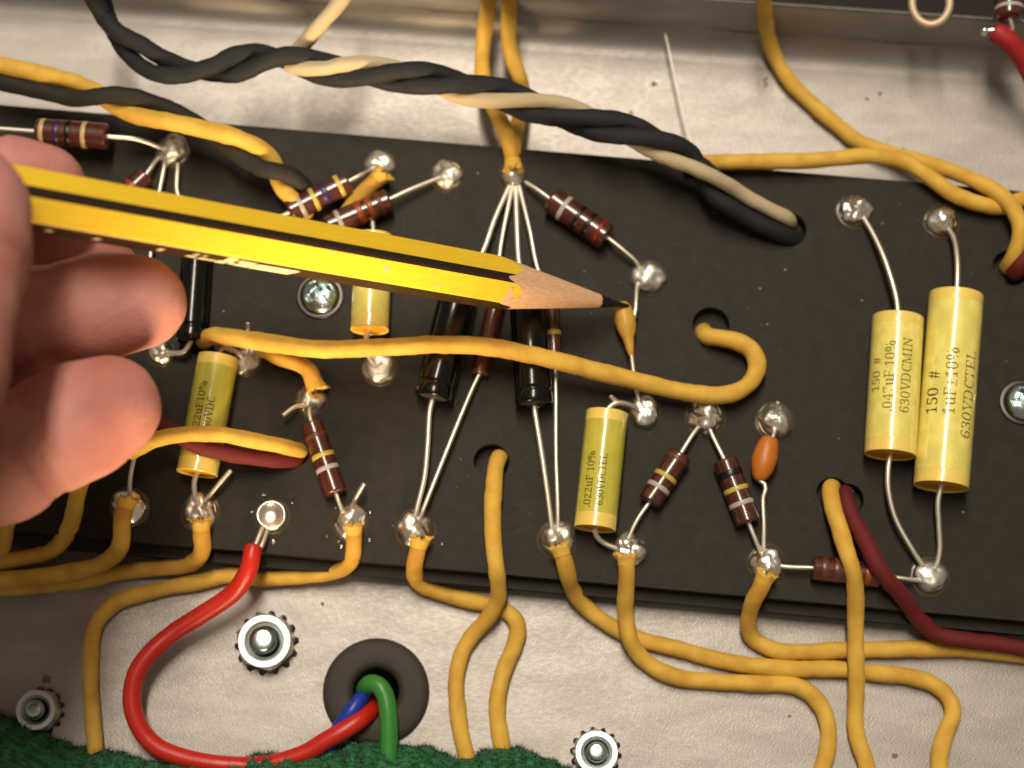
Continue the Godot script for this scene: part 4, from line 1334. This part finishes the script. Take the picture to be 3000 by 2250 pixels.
func build_hardware() -> void:
	screw(938, 868, 60, 0.55, "cross head screw half hidden below the pencil")
	screw(2994, 1180, 58, 0.25, "cross head screw cut by the right edge of the picture")
	nut(774, 1878, 77, 0.3, "brightly lit lock nut with a toothed washer beside the red wire loop", 2.2)
	nut(104, 2080, 58, 0.1, "lock nut in deep shadow at the lower left above the blanket", 1.0)
	nut(1748, 2204, 62, 0.5, "lock nut at the bottom edge right of the blanket", 1.2)
	# grommet
	var c := P(1101, 2026, 0.8)
	c.y = 0
	var r := 156.0 * mmpp(c)
	var mb := MB.new()
	lathe(mb, c, Vector3.UP, [r * 0.70, -3.0, r * 0.70, 0.0, r * 0.985, 0.02, r, 0.35, r * 0.985, 0.8, r * 0.94, 1.15, r * 0.86, 1.4, r * 0.7, 1.6, r * 0.56, 1.55, r * 0.48, 1.3, r * 0.435, 0.7, r * 0.42, 0.0, r * 0.42, -4.5], 56, 0.004, 1.0)
	var o := obj("rubber_grommet", mb, M.rubber)
	tag(o, "round black rubber grommet in the chassis with three coloured wires", "grommet")
	# stray thin wire at the top
	mb = MB.new()
	tube(mb, pts([1949, 100, 4.2, 1958, 140, 4.1, 1982, 250, 4.0, 2004, 345, 4.0, 2021, 410, 4.2, 2030, 450, 4.4], 0.17), 8, 0.0, 0.5)
	tag(obj("thin_bare_wire", mb, M.bright_thread), "hair thin bright wire standing above the board edge at the top", "wire")
	# solder lug, red wire and terminal at the top right corner
	var t := thing("ring_terminal", "tan ring shaped terminal cut by the top edge at the right", "terminal", P(2727, 0, 13))
	mb = MB.new()
	var ring: Array[Vector4] = []
	for k in 21:
		var a := deg_to_rad(-40.0 + k * 13.0)
		var q := P(2727 + cos(a) * 55, 8 + sin(a) * 64, 14.0 + 0.5 * cos(a))
		ring.append(Vector4(q.x, q.y, q.z, 0.6))
	tube(mb, ring, 12, 0.04, 0.4)
	obj("ring", mb, M.tan_lug, t)
	mb = MB.new()
	blob(mb, P(2728, -150, 13), Vector3.RIGHT * 3.4, Vector3.UP * 0.8, Vector3.BACK * 6.2)
	obj("tab", mb, M.tan_lug, t)
	mb = MB.new()
	blob(mb, P(2886, 92, 14.2), Vector3.RIGHT * 0.75, Vector3.UP * 0.7, Vector3.BACK * 0.7, 0.3, 2.0)
	tube(mb, pts([2886, 92, 14.2, 2910, 88, 14.4, 2940, 100, 14.6], 0.4), 10)
	tag(obj("soldered_end", mb, M.solder), "shiny soldered wire tip left of the red wire at the top right", "solder joint")
	wire("red_wire", "thick crimson wire coming in at the top right corner", [2918, 96, 14.4, 2938, 108, 14.4, 2964, 130, 13.8, 3002, 182, 12, 3050, 270, 9, 3120, 420, 5], M.red_cloth_bright, 1.5)
	# scuffs on the bare metal
	mb = MB.new()
	var scuffs := [[1918, 247, 0.5], [2578, 275, 0.35], [2540, 290, 0.3], [2646, 436, 0.22], [2312, 2098, 0.25], [136, 1990, 0.6], [2690, 170, 0.5], [945, 1770, 0.3], [2620, 2215, 0.4], [1850, 330, 0.3]]
	for k in scuffs.size():
		blob(mb, P(scuffs[k][0], scuffs[k][1], 0.0), Vector3.RIGHT * float(scuffs[k][2]), Vector3.UP * 0.04, Vector3.BACK * float(scuffs[k][2]) * 0.9, 0.8, k, 1.8, 6, 20)
	var sc := obj("scuff_marks", mb, M.scuff)
	sc.set_meta("kind", "stuff")
	tag(sc, "small dull grey scuffs scattered over the bare metal chassis", "marks")
	mb = MB.new()
	tube(mb, pts([2250, 226, 0.05, 2238, 236, 0.05, 2247, 246, 0.05, 2240, 254, 0.05], 0.11), 6, 0.2, 0.2)
	tag(obj("red_mark", mb, M.band_orange), "tiny rust red squiggle on the bare metal left of the sweeping yellow wire", "mark")
	# dust on the board
	var board := get_node("component_board") as Node3D
	mb = MB.new()
	var spots := [[2227, 845], [2248, 950], [655, 912], [1400, 508], [2822, 1500], [2585, 655], [2300, 790], [2525, 880], [1712, 795]]
	for k in 50:
		spots.append([rng.randf_range(650, 2980), rng.randf_range(560, 1700)])
	for k in spots.size():
		var q := P(spots[k][0], spots[k][1], BH + 0.03)
		var s := rng.randf_range(0.04, 0.085) if k > 8 else rng.randf_range(0.12, 0.2)
		blob(mb, q, Vector3(s * rng.randf_range(0.7, 1.5), 0, 0), Vector3.UP * s * 0.5, Vector3.BACK * s, 0.3, k, 1.3, 4, 6)
	obj("dust", mb, M.dust, board).set_meta("kind", "stuff")

func _ready() -> void:
	rng.seed = 7
	nz.seed = 5
	nz.frequency = 0.02
	nz.fractal_octaves = 3
	tv = tan(deg_to_rad(FOV / 2.0))
	var tl := deg_to_rad(TILT)
	cam_f = -Vector3(0, cos(tl), sin(tl))
	cam_u = Vector3(0, sin(tl), -cos(tl))
	cam_at = Vector3(0, BH, 0) - cam_f * DIST

	# camera
	var cam := Camera3D.new()
	cam.name = "camera"
	cam.fov = FOV
	cam.near = 0.01
	cam.far = 6.0
	cam.transform = Transform3D(Basis(Vector3.RIGHT, cam_u, -cam_f), cam_at * S)
	var lens := CameraAttributesPhysical.new()
	lens.frustum_focal_length = 78.9
	lens.frustum_focus_distance = 0.236
	lens.frustum_near = 0.01
	lens.frustum_far = 6.0
	lens.exposure_aperture = 19.0
	cam.attributes = lens
	add_child(cam)
	cam.fov = FOV
	cam.current = true
	# surroundings: a dim warm room
	var env := Environment.new()
	env.background_mode = Environment.BG_COLOR
	env.background_color = Color(0.51, 0.47, 0.42)
	env.tonemap_mode = Environment.TONE_MAPPER_LINEAR
	env.tonemap_exposure = 1.0
	env.sdfgi_enabled = true
	env.ssao_enabled = true
	env.ssil_enabled = true
	var we := WorldEnvironment.new()
	we.name = "world"
	we.environment = env
	add_child(we)
	# ceiling lamp behind the chassis, and a small lamp low on the viewer's side
	lamp_area("ceiling_lamp", Vector3(-30, 665, -215), Vector3(0, 0, 0), Vector2(0.40, 0.06), 0.49, Color(1.0, 0.945, 0.855))
	lamp_spot("desk_lamp", P(740, 3350, 42), P(900, 820, 34), 17.0, 0.05, Color(1.0, 0.87, 0.68))

	make_materials()
	var m := mat("red_cloth_bright", Color(0.62, 0.10, 0.11), 0.6)
	m = mat("bright_thread", Color(0.93, 0.92, 0.90), 0.35, 0.2)
	m = mat("scuff", Color(0.42, 0.39, 0.35), 0.7)
	m = mat("dust", Color(0.62, 0.6, 0.56), 0.7)
	build_setting()
	build_board()
	build_parts()
	build_wires()
	build_joints()
	build_hardware()
	build_pencil()
	build_hand()
	build_blanket()

func lamp_area(called: String, at: Vector3, to: Vector3, size: Vector2, energy: float, c: Color) -> void:
	var l := AreaLight3D.new()
	l.name = called
	l.area_size = size
	l.light_energy = energy
	l.light_color = c
	l.area_range = 3.0
	l.area_attenuation = 2.0
	l.shadow_enabled = true
	add_child(l)
	l.look_at_from_position(at * S, to * S, Vector3.RIGHT)

func lamp_spot(called: String, at: Vector3, to: Vector3, angle: float, energy: float, c: Color) -> void:
	var l := SpotLight3D.new()
	l.name = called
	l.light_energy = energy
	l.light_color = c
	l.light_size = 0.022
	l.spot_angle = angle
	l.spot_angle_attenuation = 0.5
	l.spot_range = 3.0
	l.spot_attenuation = 2.0
	l.shadow_enabled = true
	add_child(l)
	l.look_at_from_position(at * S, to * S, Vector3.RIGHT)
